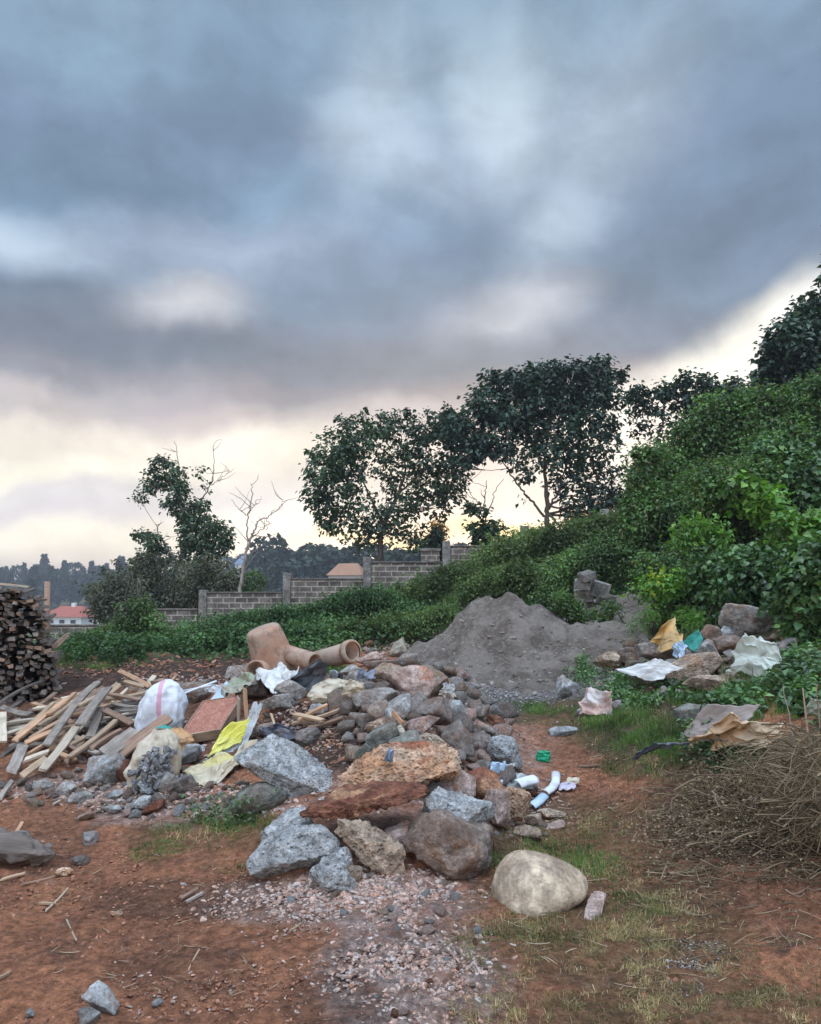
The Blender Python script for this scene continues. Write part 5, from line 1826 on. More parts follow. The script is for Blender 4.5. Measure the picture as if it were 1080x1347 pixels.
# (2) open pipe, mouth to the right
pg = G(440, 882, .0)
sc = pg.y / F
root = empty('clay_pipe', pg, 'orange clay pipe lying with its dark round mouth open to the right', 'pipe')
A = P(396, 876, pg.y + .55) - pg
B = P(463, 857, pg.y - .1) - pg
V, Fq = lathe(pipe_prof((B - A).length, 13.5 * sc, .018))
b_ = link('barrel', mesh_np('barrel', V, Fq), CLAY, root, A)
orient(b_, A, B)
C2 = A + (B - A) * .93
D2 = A + (B - A) * 1.02
V, Fq = lathe([(0, 13.6 * sc), (0, 15.5 * sc), ((D2 - C2).length, 15.5 * sc), ((D2 - C2).length, 12.6 * sc)])
b_ = link('collar', mesh_np('collar', V, Fq), CLAY, root, C2)
orient(b_, C2, D2)
for i, (a, b, w_, h_) in enumerate([(455, 831, 18, 10), (467, 843, 10, 6)]):
    add_rock(a, b, w_, h_, 5, 'orange', ['broken orange clay piece behind the open pipe mouth', 'tiny clay shard right above the pipe mouth'][i], name='clay_shard', cat='shard', off=.5)

# ------------------------------------------------------------------ concrete blocks in the bush
for i, (a, b, w_, h_, rz, ry, lb) in enumerate([
        (772, 758, 19, 11, 20, -14, 'topmost small concrete block of the block pile in the bush'), (766, 769, 21, 11, -10, 8, 'second light block under the topmost one in the bush'),
        (788, 775, 24, 20, 15, 12, 'large concrete block at the right of the bush pile'), (768, 783, 24, 17, -8, -4, 'concrete block at the lower left of the bush pile'),
        (797, 789, 20, 16, 30, 10, 'concrete block at the lower right of the bush pile'), (783, 797, 26, 14, 5, 0, 'lowest concrete block of the bush pile')]):
    p = P(a, b, 12.6 + .1 * i)
    sc = p.y / F
    V, Fq = box_np(-w_ * sc / 2, w_ * sc / 2, -.1, .1, -h_ * sc / 2, h_ * sc / 2)
    o = link('concrete_block', mesh_np('concrete_block', V, Fq, False), CEM, loc=p)
    md = o.modifiers.new('bevel', 'BEVEL')
    md.width = .012
    o.rotation_euler = (R(12), R(ry), R(rz))
    tag(o, lb, 'concrete block')
V, Fq = None, None
p = P(782, 812, 12.9)
X, Fc = rock_mesh((.62, .5, .3), 99, 14, .08, 4)
o = link('earth_mound', mesh_np('earth_mound', X, Fc), S['brown'], loc=p)
tag(o, 'low earthy mound under the block pile in the bush', 'mound')

# ================================================================== VEGETATION
LEAF = (np.array([(0, 0, 0), (.34, .45, .13), (0, 1, -.1), (-.34, .45, .13)]), np.array([(0, 1, 2), (0, 2, 3)]))
HEART = (np.array([(0, 0, 0), (.42, .0, .10), (.5, .42, .12), (0, 1.05, -.12), (-.5, .42, .12), (-.42, .0, .10), (0, .45, 0)]),
         np.array([(6, 0, 1), (6, 1, 2), (6, 2, 3), (6, 3, 4), (6, 4, 5), (6, 5, 0)]))
COMPOUND = (np.array([(-.02, 0, 0), (.02, 0, 0), (.0, 1, -.2),
                      (.02, .25, 0), (.38, .40, -.04), (.05, .42, 0), (-.02, .25, 0), (-.05, .42, 0), (-.38, .40, -.04),
                      (.02, .55, -.05), (.32, .72, -.1), (.04, .72, -.08), (-.02, .55, -.05), (-.04, .72, -.08), (-.32, .72, -.1)]),
            np.array([(0, 1, 2), (3, 4, 5), (6, 7, 8), (9, 10, 11), (12, 13, 14)]))


def crown_leaves(blobs, Y, per, size, tmpl=LEAF, cl=7, csig=.16, gap=.0, seed=0, shell=.45, droop=.5, zdepth=1.1, gapf=1.6, jit=None, shoots=0):
    """blobs: (px, py, r_px, density, dY). Returns merged V, F"""
    r_ = np.random.default_rng(seed)
    Ps, Os = [], []
    for b in blobs:
        px, py, rp = b[:3]
        den = b[3] if len(b) > 3 else 1.0
        dY = b[4] if len(b) > 4 else r_.uniform(-.25, .25) * rp * Y / F * 2
        c = np.array(P(px, py, Y + dY))
        rr = rp * Y / F
        n = max(3, int(per * den * rp * rp))
        nc = max(2, n // cl)
        d = r_.normal(size=(nc, 3))
        d /= np.linalg.norm(d, axis=1)[:, None]
        rad = (shell + (1 - shell) * r_.random(nc)) ** .8
        rad = np.where(r_.random(nc) < .25, r_.random(nc) ** .5 * .8, rad)
        cc = c + d * (rad * rr)[:, None] * np.array([1, zdepth, 1])
        if gap:
            g_ = fbm(cc * gapf / max(.3, rr) * .9 + seed, 2, seed + 3)
            keep = g_ > (-.35 + gap)
            cc, d = cc[keep], d[keep]
        if len(cc) == 0:
            continue
        k = np.repeat(np.arange(len(cc)), cl)
        s_ = (jit or csig)
        pp = cc[k] + r_.normal(size=(len(k), 3)) * s_ * np.array([1, 1, .8])
        Ps.append(pp)
        Os.append(d[k])
        for _ in range(shoots if rp > 9 else 0):
            d = r_.normal(size=3)
            d[1] = -abs(d[1]) * .6 if r_.random() < .6 else d[1]
            d[2] = abs(d[2]) * .9 + .1
            d /= np.linalg.norm(d)
            ln = r_.uniform(.25, .75) * min(1.0, rr * 1.2)
            tt = r_.random(int(16 + ln * 34))[:, None]
            st = c + d * rr * .85
            bend = r_.normal(size=3) * .3 * ln
            Ps.append(st + d * ln * tt + bend * tt ** 2 + np.array([0, 0, -.35 * ln]) * tt ** 2 + r_.normal(size=(len(tt), 3)) * size * .55 * (1.2 - tt))
            Os.append(np.repeat(d[None], len(tt), 0))
    Ps = np.concatenate(Ps)
    Os = np.concatenate(Os)
    n = len(Ps)
    yaw = np.arctan2(-Os[:, 0], Os[:, 1]) + r_.normal(size=n) * .9
    pitch = -droop + r_.normal(size=n) * .5 + Os[:, 2] * .3
    roll = r_.normal(size=n) * .5
    rot = eul(pitch, roll, yaw)
    sc = size * r_.uniform(.45, 1.3, n)
    return scatter(tmpl[0], tmpl[1], Ps, rot, sc)


def trunk_mesh(name, limbs, Y, root, blobs=(), twig=0, seed=0, bare=0):
    """limbs: lists of (px, py, r_px[, dY])"""
    r_ = np.random.default_rng(seed)
    J = Join()
    nodes = []
    for lm in limbs:
        pts = []
        for a in lm:
            p = np.array(P(a[0], a[1], Y + (a[3] if len(a) > 3 else 0)))
            pts.append((*p, a[2] * Y / F))
        sp = smooth_path(pts, 6 + 4 * len(pts), .02 * (1 if len(pts) > 2 else 0), r_)
        V, Fs = tube_np(sp[:, :3] - root, sp[:, 3], 8)
        J.add(V, Fs)
        nodes += [tuple(x) for x in sp[len(sp) // 3:]]
    nodes = np.array(nodes)
    ends = [np.array(P(b[0], b[1], Y + (b[4] if len(b) > 4 else 0))) for b in blobs]
    for e, b in zip(ends, blobs):
        dist = np.linalg.norm(nodes[:, :3] - e, axis=1) + np.maximum(0, nodes[:, 2] - e[2]) * 2
        s_ = nodes[np.argmin(dist)]
        mid = (s_[:3] + e) / 2 + r_.normal(size=3) * .12 * np.linalg.norm(e - s_[:3]) + np.array([0, 0, -.1])
        pts = [(*s_[:3], s_[3] * .6), (*mid, s_[3] * .42), (*e, .012)]
        sp = smooth_path(pts, 9, .015, r_)
        V, Fs = tube_np(sp[:, :3] - root, np.maximum(sp[:, 3], .01), 6)
        J.add(V, Fs)
        for _ in range(twig):
            d = r_.normal(size=3)
            d /= np.linalg.norm(d)
            rr = b[2] * Y / F * r_.uniform(.6, 1.0)
            st = sp[r_.integers(4, 9)][:3]
            en = e + d * rr
            sp2 = smooth_path([(*st, .02), (*((st + en) / 2 + r_.normal(size=3) * .08), .012), (*en, .005)], 6, .01, r_)
            V, Fs = tube_np(sp2[:, :3] - root, sp2[:, 3], 4)
            J.add(V, Fs)
    for _ in range(bare):
        s_ = nodes[r_.integers(0, len(nodes))]
        ln = r_.uniform(.3, .9)
        d = np.array([r_.normal() * .8, r_.normal() * .5, r_.uniform(.1, 1.0)])
        d /= np.linalg.norm(d)
        en = s_[:3] + d * ln
        sp2 = smooth_path([(*s_[:3], min(.018, s_[3])), (*((s_[:3] + en) / 2 + r_.normal(size=3) * .07), .01), (*en, .004)], 6, .01, r_)
        V, Fs = tube_np(sp2[:, :3] - root, sp2[:, 3], 4)
        J.add(V, Fs)
    return J.mesh(name)


def tree(name, label, Y, limbs, blobs, per, size, mat, bark=None, cat='tree', twig=1, seed=0, bare=0, group=None, **kw):
    bx, by = limbs[0][0][:2]
    x = P(bx, by, Y).x
    z = hz(x, Y)
    # continue the trunk down to the ground
    gp = to_px(np.array([x]), np.array([Y]), np.array([z - .15]))[1][0]
    limbs = [[(bx, gp, limbs[0][0][2] * 1.25)] + list(limbs[0])] + list(limbs[1:])
    root = np.array([x, Y, z])
    o = empty(name, root, label, cat, group)
    link('trunk', trunk_mesh('trunk', limbs, Y, root, [b for b in blobs if (b[3] if len(b) > 3 else 1) > 0], twig, seed, bare), bark or BARK, o)
    if blobs:
        V, Fs = crown_leaves(blobs, Y, per, size, seed=seed, **kw)
        link('crown', mesh_np('crown', V - root, Fs, False), mat, o)
    return o


T1 = [(425, 622, 26), (440, 592, 27), (470, 572, 28), (512, 563, 25), (556, 561, 24), (592, 572, 26), (420, 655, 20), (430, 684, 15), (458, 610, 26, .8),
      (470, 640, 28, .45), (500, 600, 28, .55), (525, 625, 32, .45), (560, 600, 30, .6), (570, 632, 32, .55), (592, 648, 18, .7), (600, 618, 22, .8), (480, 678, 24, .45), (515, 668, 26, .4),
      (545, 665, 25, .45), (575, 668, 18, .5), (450, 690, 18, .5), (440, 655, 22, .6), (500, 700, 28, .4), (545, 700, 24, .4), (470, 708, 18, .4)]
tree('broadleaf_tree', 'wide broadleaf tree beyond the wall, left one of the joined pair', 31,
     [[(500, 722, 3.5), (503, 700, 3.2), (512, 672, 2.8), (524, 650, 2.2), (532, 625, 1.5), (535, 590, .8)], [(506, 692, 2.2), (492, 665, 1.6), (480, 640, 1.1), (465, 605, .7)], [(524, 650, 1.6), (548, 628, 1.1), (570, 600, .7)], [(503, 705, 1.4), (470, 690, 1), (446, 672, .6)]],
     T1, 1.65, .19, L['tree'], twig=3, seed=11, cl=6, csig=.12, gap=.27, gapf=2.8, shoots=2)
T2 = [(600, 560, 22), (612, 590, 22), (640, 530, 24), (660, 505, 22), (690, 500, 24), (720, 497, 22), (752, 492, 20), (780, 488, 14), (795, 476, 9), (800, 500, 18),
      (650, 560, 28), (680, 535, 28), (712, 530, 26), (745, 525, 26), (775, 520, 22), (803, 530, 17), (635, 590, 20), (606, 615, 14, .7), (665, 590, 18, .7), (700, 565, 26, .8),
      (738, 562, 26, .7), (770, 556, 22, .6), (800, 562, 16, .6), (790, 590, 22, .5), (758, 598, 24, .6), (722, 600, 22, .5), (695, 600, 14, .5), (800, 620, 16, .5),
      (770, 630, 22, .5), (740, 635, 18, .5), (812, 650, 12, .5), (785, 655, 20, .6), (755, 665, 18, .5), (690, 625, 10, .6), (692, 650, 8, .4), (680, 610, 9, .6), (800, 680, 16, .6), (770, 690, 14, .5), (820, 690, 10, .5)]
tree('broadleaf_tree', 'tallest dark broadleaf tree beyond the wall, right one of the joined pair', 29,
     [[(719, 694, 3.6), (720, 676, 3.3), (719, 655, 2.8), (716, 620, 2.0), (720, 580, 1.2), (722, 540, .7)], [(716, 680, 1.8), (700, 660, 1.5), (684, 642, 1.2), (668, 618, .9), (652, 590, .6)], [(722, 670, 1.7), (733, 650, 1.3), (742, 620, 1.0), (755, 580, .7)]],
     T2, 1.95, .20, L['treeblue'], twig=3, seed=12, cl=6, csig=.12, gap=.25, gapf=2.8, shoots=2)
T3 = [(838, 520, 14), (850, 535, 12, .7), (870, 514, 12), (900, 502, 11), (925, 502, 11), (890, 525, 16, .7), (865, 545, 12, .5), (850, 560, 9, .5), (915, 530, 18, .8), (940, 520, 16), (880, 560, 12, .5), (905, 560, 14, .5),
      (945, 545, 18), (968, 512, 16), (990, 520, 16), (868, 575, 7, .4), (830, 545, 7, .6), (835, 570, 6, .5), (930, 570, 18), (960, 560, 22), (900, 590, 12, .7)]
tree('broadleaf_tree', 'thin crowned tree between the tall dark tree and the right hillside', 27,
     [[(935, 640, 3), (932, 600, 2.6), (915, 560, 2.0), (900, 530, 1.2), (895, 510, .7)], [(932, 600, 2), (950, 560, 1.4), (965, 520, .8)], [(915, 560, 1.4), (880, 555, 1), (850, 540, .6)]],
     T3, 2.0, .19, L['treeblue'], twig=2, seed=13, cl=6, csig=.11, gap=.08)
T4 = [(1065, 428, 30), (1035, 448, 27), (1090, 405, 30), (1018, 475, 18), (1055, 478, 32), (1110, 450, 45), (1010, 500, 12), (1035, 505, 18), (1080, 510, 35), (1120, 500, 45), (1130, 400, 50), (1140, 350, 40), (1150, 300, 45), (1097, 362, 12)]
tree('broadleaf_tree', 'dense dark tree rising at the right edge above the climbers', 21,
     [[(1125, 640, 7), (1122, 560, 6), (1110, 500, 4.5), (1095, 450, 3), (1085, 420, 1.8)], [(1110, 500, 3), (1070, 480, 2), (1035, 460, 1.2)], [(1112, 520, 4), (1135, 430, 3), (1150, 320, 1.5)]],
     T4, 2.0, .19, L['treeblue'], twig=2, seed=14, cl=7, csig=.13, gap=.02)
T5 = [(212, 606, 9), (200, 618, 8, .8), (225, 612, 8, .8), (195, 640, 10), (185, 655, 7), (212, 632, 12), (228, 625, 10), (262, 618, 5, .8), (245, 622, 6, .6), (236, 645, 13), (225, 662, 10), (243, 672, 15), (262, 665, 11), (250, 690, 16),
      (275, 690, 15), (292, 702, 13), (300, 715, 8), (265, 712, 18), (285, 722, 13), (245, 712, 14, .7), (272, 738, 14, .8), (192, 704, 9), (205, 715, 12), (178, 702, 5, .8), (215, 732, 14, .8), (195, 735, 12, .7), (245, 735, 14, .6), (270, 640, 5, .5)]
tree('broadleaf_tree', 'ragged leaning tree with bare top twigs at left beyond the wall', 33,
     [[(238, 775, 3.0), (237, 740, 2.6), (243, 700, 2.2), (236, 660, 1.7), (222, 630, 1.0)], [(243, 700, 1.5), (265, 690, 1.1), (285, 700, .7)], [(238, 665, 1.2), (236, 630, .8), (234, 600, .5), (230, 580, .3)],
      [(255, 680, 1.2), (266, 655, 1.0), (278, 638, .7), (282, 612, .5), (280, 588, .3)], [(278, 638, .6), (290, 630, .4), (302, 620, .25)], [(238, 745, 1.8), (215, 715, 1.2), (205, 690, .6)]],
     T5, 1.9, .18, L['tree'], bark=BARKP, twig=2, seed=15, bare=40, cl=6, csig=.11, gap=.0)
# bare pale tree
tree('bare_tree', 'slim leafless pale tree right behind the wall', 26,
     [[(314, 790, 2.6), (316, 770, 2.3), (321, 740, 2.0), (327, 712, 1.7), (334, 700, 1.3), (338, 686, 1.0)], [(327, 712, 1.2), (324, 690, .9), (328, 672, .8), (332, 650, .6), (330, 636, .35)], [(338, 686, .9), (352, 680, .7), (366, 670, .5), (378, 658, .3)],
      [(324, 678, .6), (315, 670, .45), (304, 657, .25)], [(328, 672, .5), (338, 662, .35)], [(332, 706, .8), (344, 696, .5), (352, 690, .3)], [(350, 680, .5), (355, 690, .35), (349, 700, .2)], [(326, 730, .7), (338, 722, .4), (346, 716, .2)], [(366, 670, .4), (372, 662, .3), (370, 655, .2)]],
     [], 1, .1, L['tree'], bark=BARKP, seed=16, bare=26)
T7 = [(624, 668, 7, .6), (640, 672, 5, .5), (642, 690, 7, .6), (628, 700, 8, .6), (652, 695, 8, .6), (620, 692, 5, .5), (645, 705, 8, .7), (632, 712, 9, .7)]
tree('sapling', 'thin sparse sapling standing in the bright gap between the trees', 27,
     [[(634, 716, 1.4), (635, 700, 1.2), (636, 675, .9), (638, 650, .7), (640, 632, .4)], [(636, 690, .9), (646, 665, .7), (652, 645, .5), (662, 630, .3)], [(636, 672, .6), (624, 655, .4), (612, 640, .25)], [(640, 640, .4), (622, 634, .3), (605, 632, .2)]],
     T7, 4, .19, L['tree'], seed=17, cl=5, csig=.10, bare=8)
T8 = [(575, 700, 7), (572, 712, 9), (566, 722, 10), (578, 722, 10), (570, 732, 12)]
tree('conifer', 'small golden topped conifer behind the block pillar', 33, [[(572, 745, 1.6), (572, 720, 1.2), (574, 690, .5)]], T8, 5, .16, L['tree'], seed=18, cl=5, csig=.1, cat='conifer')
tree('gold_tree', 'pale golden young tree glowing beside the wall pillar', 36, [[(576, 740, 1.2), (577, 710, .9), (578, 684, .4)]],
     [(576, 690, 6), (580, 700, 7), (572, 706, 6), (578, 715, 7)], 4, .16, L['gold'], seed=19, cl=5, csig=.1)
for i, (a, b, c_, dY) in enumerate([(790, 668, 13, 0), (820, 660, 12, 2), (760, 676, 11, 1), (840, 675, 12, -1)]):
    tree('young_tree', ['golden lit young tree under the tall dark crown, left of middle', 'golden lit young tree under the tall crown nearest the hillside', 'golden lit young tree closest to the tall trunk', 'dull gold young tree half behind the hillside bush'][i], 40 + dY,
         [[(a, b + 40, 1.2), (a + 1, b + 10, .9), (a, b - 5, .4)]], [(a, b, c_, .4), (a - 8, b + 10, c_ * .8, .4), (a + 8, b + 12, c_ * .8, .4)], 3.2, .22, L['gold'] if i % 2 == 0 else L['olive'], seed=120 + i, cl=5, csig=.13)

# left olive thicket beyond the wall
for i, (lb, Y, bl) in enumerate([
        ('hazy olive thicket beyond the wall, left part near the far house', 30, [(140, 785, 24), (160, 768, 26), (150, 800, 24), (178, 790, 26), (135, 805, 14), (172, 815, 20)]),
        ('hazy olive thicket beyond the wall under the ragged tree', 31, [(195, 760, 26), (220, 765, 28), (205, 790, 26), (235, 785, 26), (190, 742, 14, .7), (225, 808, 20)]),
        ('hazy olive thicket beyond the wall left of the bare tree', 30, [(262, 760, 26), (250, 785, 24), (285, 775, 24), (300, 762, 18), (278, 745, 16, .7)]),
        ('green thicket beyond the wall right of the bare tree', 32, [(310, 775, 18), (335, 768, 14), (298, 785, 18)])]):
    V, Fs = crown_leaves(bl, Y, 3.0, .13, seed=40 + i, cl=5, csig=.12, gap=.15, gapf=2.5, shoots=6)
    c0 = V.mean(0)
    c0[2] = V[:, 2].min()
    o = empty('thicket', c0, lb, 'thicket')
    link('foliage', mesh_np('foliage', V - c0, Fs, False), L['olive'] if i < 3 else L['bush'], o)
    J = Join()
    r_ = np.random.default_rng(i)
    for k in range(26):
        b = bl[r_.integers(0, len(bl))]
        e = np.array(P(b[0] + r_.uniform(-1, 1) * b[2], b[1] - r_.uniform(0, 1) * b[2], Y))
        s_ = np.array([e[0] + r_.normal() * .3, Y, hz(e[0], Y)])
        sp = smooth_path([(*s_, .03), (*((s_ + e) / 2 + r_.normal(size=3) * .1), .022), (*e, .007)], 7, .02, r_)
        V, Fs = tube_np(sp[:, :3] - c0, sp[:, 3], 5)
        J.add(V, Fs)
    link('stem', J.mesh('stem'), BARKP, o)['kind'] = 'stuff'

# ------------------------------------------------------------------ bushes
BU = [
    # label, Y, blobs, per, leaf, mat, template
    ('far top mass of the right hillside bush below the thin crowned tree', 18, [(868, 650, 34), (850, 622, 18), (888, 605, 26), (915, 575, 24), (945, 548, 28), (985, 540, 30), (960, 590, 36), (900, 640, 36)], 3.4, .13, 'bush', LEAF),
    ('hillside bush under the dense dark tree at the right edge', 17, [(1015, 545, 28), (1050, 535, 30), (1085, 525, 32), (1120, 540, 45), (1030, 590, 40), (1080, 590, 45)], 3.4, .13, 'bush', LEAF),
    ('left shoulder of the right hillside bush beside the golden trees', 15, [(850, 690, 26), (846, 660, 18), (852, 602, 15), (843, 632, 14), (838, 668, 15), (872, 720, 32), (890, 680, 36), (850, 735, 22), (925, 660, 40)], 3.4, .11, 'bush', LEAF),
    ('bright leaved bush in the middle of the right hillside', 12.5, [(930, 720, 36), (965, 690, 42), (985, 640, 42), (1010, 700, 45), (940, 640, 36), (900, 745, 28)], 3.0, .085, 'bush', LEAF),
    ('dark leaved bush on the upper right of the hillside', 12.5, [(1045, 640, 45), (1085, 620, 45), (1060, 700, 45), (1110, 690, 50), (1020, 600, 26)], 3.0, .085, 'climber', HEART),
    ('low bush with yellowish sprays at the foot of the hillside', 11, [(868, 770, 20), (890, 790, 24), (915, 765, 28), (880, 808, 16), (925, 805, 24), (860, 745, 14), (850, 760, 8)], 3.2, .075, 'bush', LEAF),
    ('leafy bush right above the large flat stone', 10, [(955, 760, 34), (990, 755, 36), (965, 795, 22), (1020, 770, 34), (1000, 795, 22)], 2.6, .075, 'climber', HEART),
    ('big leaved climber hanging at the right edge', 8.6, [(1060, 770, 30), (1085, 800, 34), (1068, 835, 26), (1100, 750, 40), (1075, 870, 24), (1100, 850, 40), (1050, 800, 18)], 2.2, .085, 'climber', HEART),
    ('dark scrub right of the sand heap behind the block pile', 14.8, [(740, 770, 26), (770, 745, 28), (805, 730, 30), (835, 745, 26), (830, 780, 22), (770, 790, 16), (745, 795, 16), (810, 765, 26), (722, 785, 14)], 4.2, .075, 'bush', LEAF),
    ('weedy scrub on the slope right of the block wall end', 19.5, [(660, 735, 26), (690, 722, 26), (720, 712, 22), (755, 705, 22), (790, 700, 22), (820, 695, 22), (700, 745, 28), (740, 735, 28), (640, 745, 20), (780, 725, 26), (835, 710, 18)], 4.6, .11, 'fine', LEAF),
    ('weedy scrub directly behind the sand heap', 16.5, [(650, 770, 24), (680, 765, 26), (710, 770, 24), (625, 780, 18), (735, 755, 22), (665, 790, 18)], 4.6, .09, 'fine', LEAF),
    ('loose green scrub in front of the wall between two posts', 18.5, [(590, 770, 24), (560, 778, 22), (615, 760, 22), (530, 790, 20), (575, 795, 20), (605, 790, 20)], 4.6, .10, 'fine', LEAF),
    ('dark green creeper mound below the wall centre', 16.8, [(500, 790, 20), (470, 792, 20), (445, 797, 18), (485, 808, 20), (520, 805, 18), (420, 805, 14), (455, 818, 16)], 4.6, .085, 'creeper', LEAF),
    ('low creeper mound before the wall left of centre', 17, [(395, 812, 14), (370, 810, 14), (340, 815, 13), (310, 820, 13), (400, 826, 14), (355, 828, 14), (290, 826, 12), (425, 826, 14)], 4.6, .085, 'creeper', LEAF),
    ('tall creeper covered shrub in front of the lower wall', 16, [(185, 800, 10), (178, 812, 18), (195, 825, 20), (168, 832, 20), (205, 840, 14), (150, 842, 20), (185, 845, 18), (130, 850, 16), (215, 850, 14)], 4.6, .085, 'bush', LEAF),
    ('creeper mound spreading right of the timber stack', 14.8, [(95, 858, 14), (115, 852, 16), (140, 856, 16), (165, 860, 14), (90, 872, 10), (235, 852, 14), (262, 848, 14), (200, 862, 12)], 4.6, .08, 'creeper', LEAF),
    ('creeper mound behind the big clay pipe fitting', 14.5, [(290, 842, 14), (320, 838, 14), (350, 836, 14), (385, 836, 14), (415, 838, 14), (300, 854, 10), (445, 836, 12)], 4.6, .08, 'creeper', LEAF),
    ('dusty low scrub between the clay pipe and the sand heap', 14.3, [(475, 828, 12), (505, 824, 14), (535, 822, 13), (560, 818, 12), (585, 810, 12), (450, 830, 10)], 4.2, .075, 'fine', LEAF),
]
BU.append(('big shrub just past the right end of the stone pile', 9.0, [(1150, 780, 60), (1220, 760, 70), (1180, 850, 55), (1280, 820, 70), (1250, 880, 50)], 1.5, .09, 'climber', HEART))
BU.append(('tall shrub on the hillside beyond the right edge', 13.0, [(1170, 640, 60), (1240, 600, 80), (1320, 640, 90), (1200, 710, 60), (1300, 720, 80)], 1.4, .1, 'bush', LEAF))
BU.append(('low shrub behind the brushwood beyond the right edge', 6.6, [(1170, 940, 45), (1230, 930, 60), (1310, 960, 70), (1200, 1000, 40)], 1.5, .07, 'climber', HEART))
BU.append(('small leafy scrub hiding the foot of the block pile', 12.2, [(748, 800, 11), (765, 812, 10), (790, 815, 10), (805, 800, 8), (738, 786, 8)], 4.6, .06, 'bush', LEAF))
for i, (lb, Y, bl, per, ls, mt, tp) in enumerate(BU):
    fs = .74 if tp is LEAF else .85
    V, Fs = crown_leaves(bl, Y, per * (1.7 if tp is LEAF else 1.3), ls * fs, tmpl=tp, seed=200 + i, cl=6, csig=ls * 1.1, gap=.10, gapf=2.4, shell=.35, shoots=7 if Y < 15.5 or i < 3 or 8 <= i <= 11 else 4)
    c0 = V.mean(0)
    c0[2] = V[:, 2].min()
    o = empty('shrub' if mt != 'climber' else 'climber', c0, lb, 'shrub')
    link('foliage', mesh_np('foliage', V - c0, Fs, False), L[mt], o)
    # inner stems
    J = Join()
    r_ = np.random.default_rng(300 + i)
    for k in range(12):
        b = bl[r_.integers(0, len(bl))]
        e = np.array(P(b[0] + r_.uniform(-.6, .6) * b[2], b[1] - r_.uniform(-.3, .6) * b[2], Y))
        s_ = np.array([e[0] + r_.normal() * .2, Y, hz(e[0], Y)])
        sp = smooth_path([(*s_, .02), (*((s_ + e) / 2 + r_.normal(size=3) * .08), .014), (*e, .005)], 6, .01, r_)
        V, Fs = tube_np(sp[:, :3] - c0, sp[:, 3], 5)
        J.add(V, Fs)
    link('stem', J.mesh('stem'), BARK, o)['kind'] = 'stuff'


def spray(name, bl, Y, per, size, mat, tmpl, label, seed, cat='climber'):
    V, Fs = crown_leaves(bl, Y, per, size, tmpl=tmpl, seed=seed, cl=6, csig=size * 1.2, gap=0)
    c0 = V.mean(0)
    o = link(name, mesh_np(name, V - c0, Fs, False), mat, loc=c0)
    tag(o, label, cat, kind='stuff' if name == 'flowers' else None)


spray('leafy_spray', [(985, 652, 9), (1000, 660, 12), (978, 640, 7), (1010, 672, 10)], 11.6, 5, .09, L['bright'], HEART, 'bright light green spray high on the hillside bush', 401)
spray('leafy_spray', [(860, 765, 6), (875, 775, 8), (848, 778, 5), (892, 760, 7), (905, 705, 9), (940, 700, 8), (915, 690, 6)], 10.4, 4, .075, L['bright'], LEAF, 'yellow green sprays hanging at the left face of the hillside', 402)
spray('flowers', [(862, 752, 4), (858, 768, 3), (925, 800, 3), (968, 800, 3)], 10.2, 1.6, .05, L['flower'], LEAF, 'yellow flowering specks on the low hillside bush', 403)
spray('leafy_spray', [(845, 815, 5), (835, 825, 5), (855, 805, 6), (905, 810, 9), (920, 820, 9), (1000, 780, 9), (985, 790, 8)], 10.0, 5, .06, L['bright'], COMPOUND, 'ferny bright sprays above the orange sack', 404)
spray('leafy_spray', [(1040, 740, 10), (1075, 690, 10), (1060, 720, 9), (1030, 690, 8)], 10.0, 3, .08, L['bright'], HEART, 'pale green big leaf spray near the right edge', 405)

# ground-hugging weeds -------------------------------------------------------
def weeds(name, areas, mat, label, tmpl=LEAF, cat='undergrowth', hgt=.10, seed=0, hmin=780):
    r_ = np.random.default_rng(seed)
    Ps, Ss = [], []
    for (cx_, cy_, rx, ry, n, lo, hi) in areas:
        a = r_.uniform(0, 2 * np.pi, n)
        rr = np.sqrt(r_.random(n)) * (1 + .2 * r_.normal(size=n))
        x = cx_ + rx * rr * np.cos(a)
        y = np.maximum(cy_ + ry * rr * np.sin(a), hmin)
        keep = fbm(np.stack([x / 22, y / 12, np.zeros(n)], 1), 2, seed) > -.25
        h = hits(x[keep], y[keep])
        h = h[h[:, 1] < 26]
        s_ = r_.uniform(lo, hi, len(h))
        h[:, 2] += r_.random(len(h)) ** 1.5 * hgt * (1 + fbm(h * 1.5, 2, seed + 1) * .8)
        Ps.append(h)
        Ss.append(s_)
    Ps = np.concatenate(Ps)
    Ss = np.concatenate(Ss)
    n = len(Ps)
    rot = eul(r_.normal(size=n) * .5 - .1, r_.normal(size=n) * .5, r_.uniform(0, 6.28, n))
    V, Fs = scatter(tmpl[0], tmpl[1], Ps, rot, Ss)
    o = link(name, mesh_np(name, V, Fs, False), mat)
    tag(o, label, cat, kind='stuff')


weeds('undergrowth', [(250, 845, 230, 22, 16000, .05, .10), (450, 828, 160, 18, 9000, .05, .10), (620, 800, 140, 24, 8000, .05, .10), (790, 790, 70, 26, 4000, .04, .08), (140, 862, 90, 14, 6000, .04, .09), (0, 850, 80, 22, 2000, .05, .1)],
      L['creeper'], 'low green creeper covering the bank below the wall', hgt=.28, seed=3)
weeds('broadleaf_weeds', [(760, 890, 26, 12, 800, .03, .06), (860, 900, 60, 14, 1500, .03, .07), (980, 925, 90, 20, 2400, .03, .08), (1050, 900, 40, 40, 2200, .04, .09), (1200, 980, 120, 60, 4000, .04, .1), (1300, 900, 150, 60, 4000, .05, .12), (830, 920, 60, 14, 1200, .03, .06), (290, 1085, 50, 16, 400, .02, .04), (960, 1000, 60, 16, 900, .03, .06)],
      L['climber'], 'broad leaved weeds among stones and grass on the right', hgt=.16, seed=4)
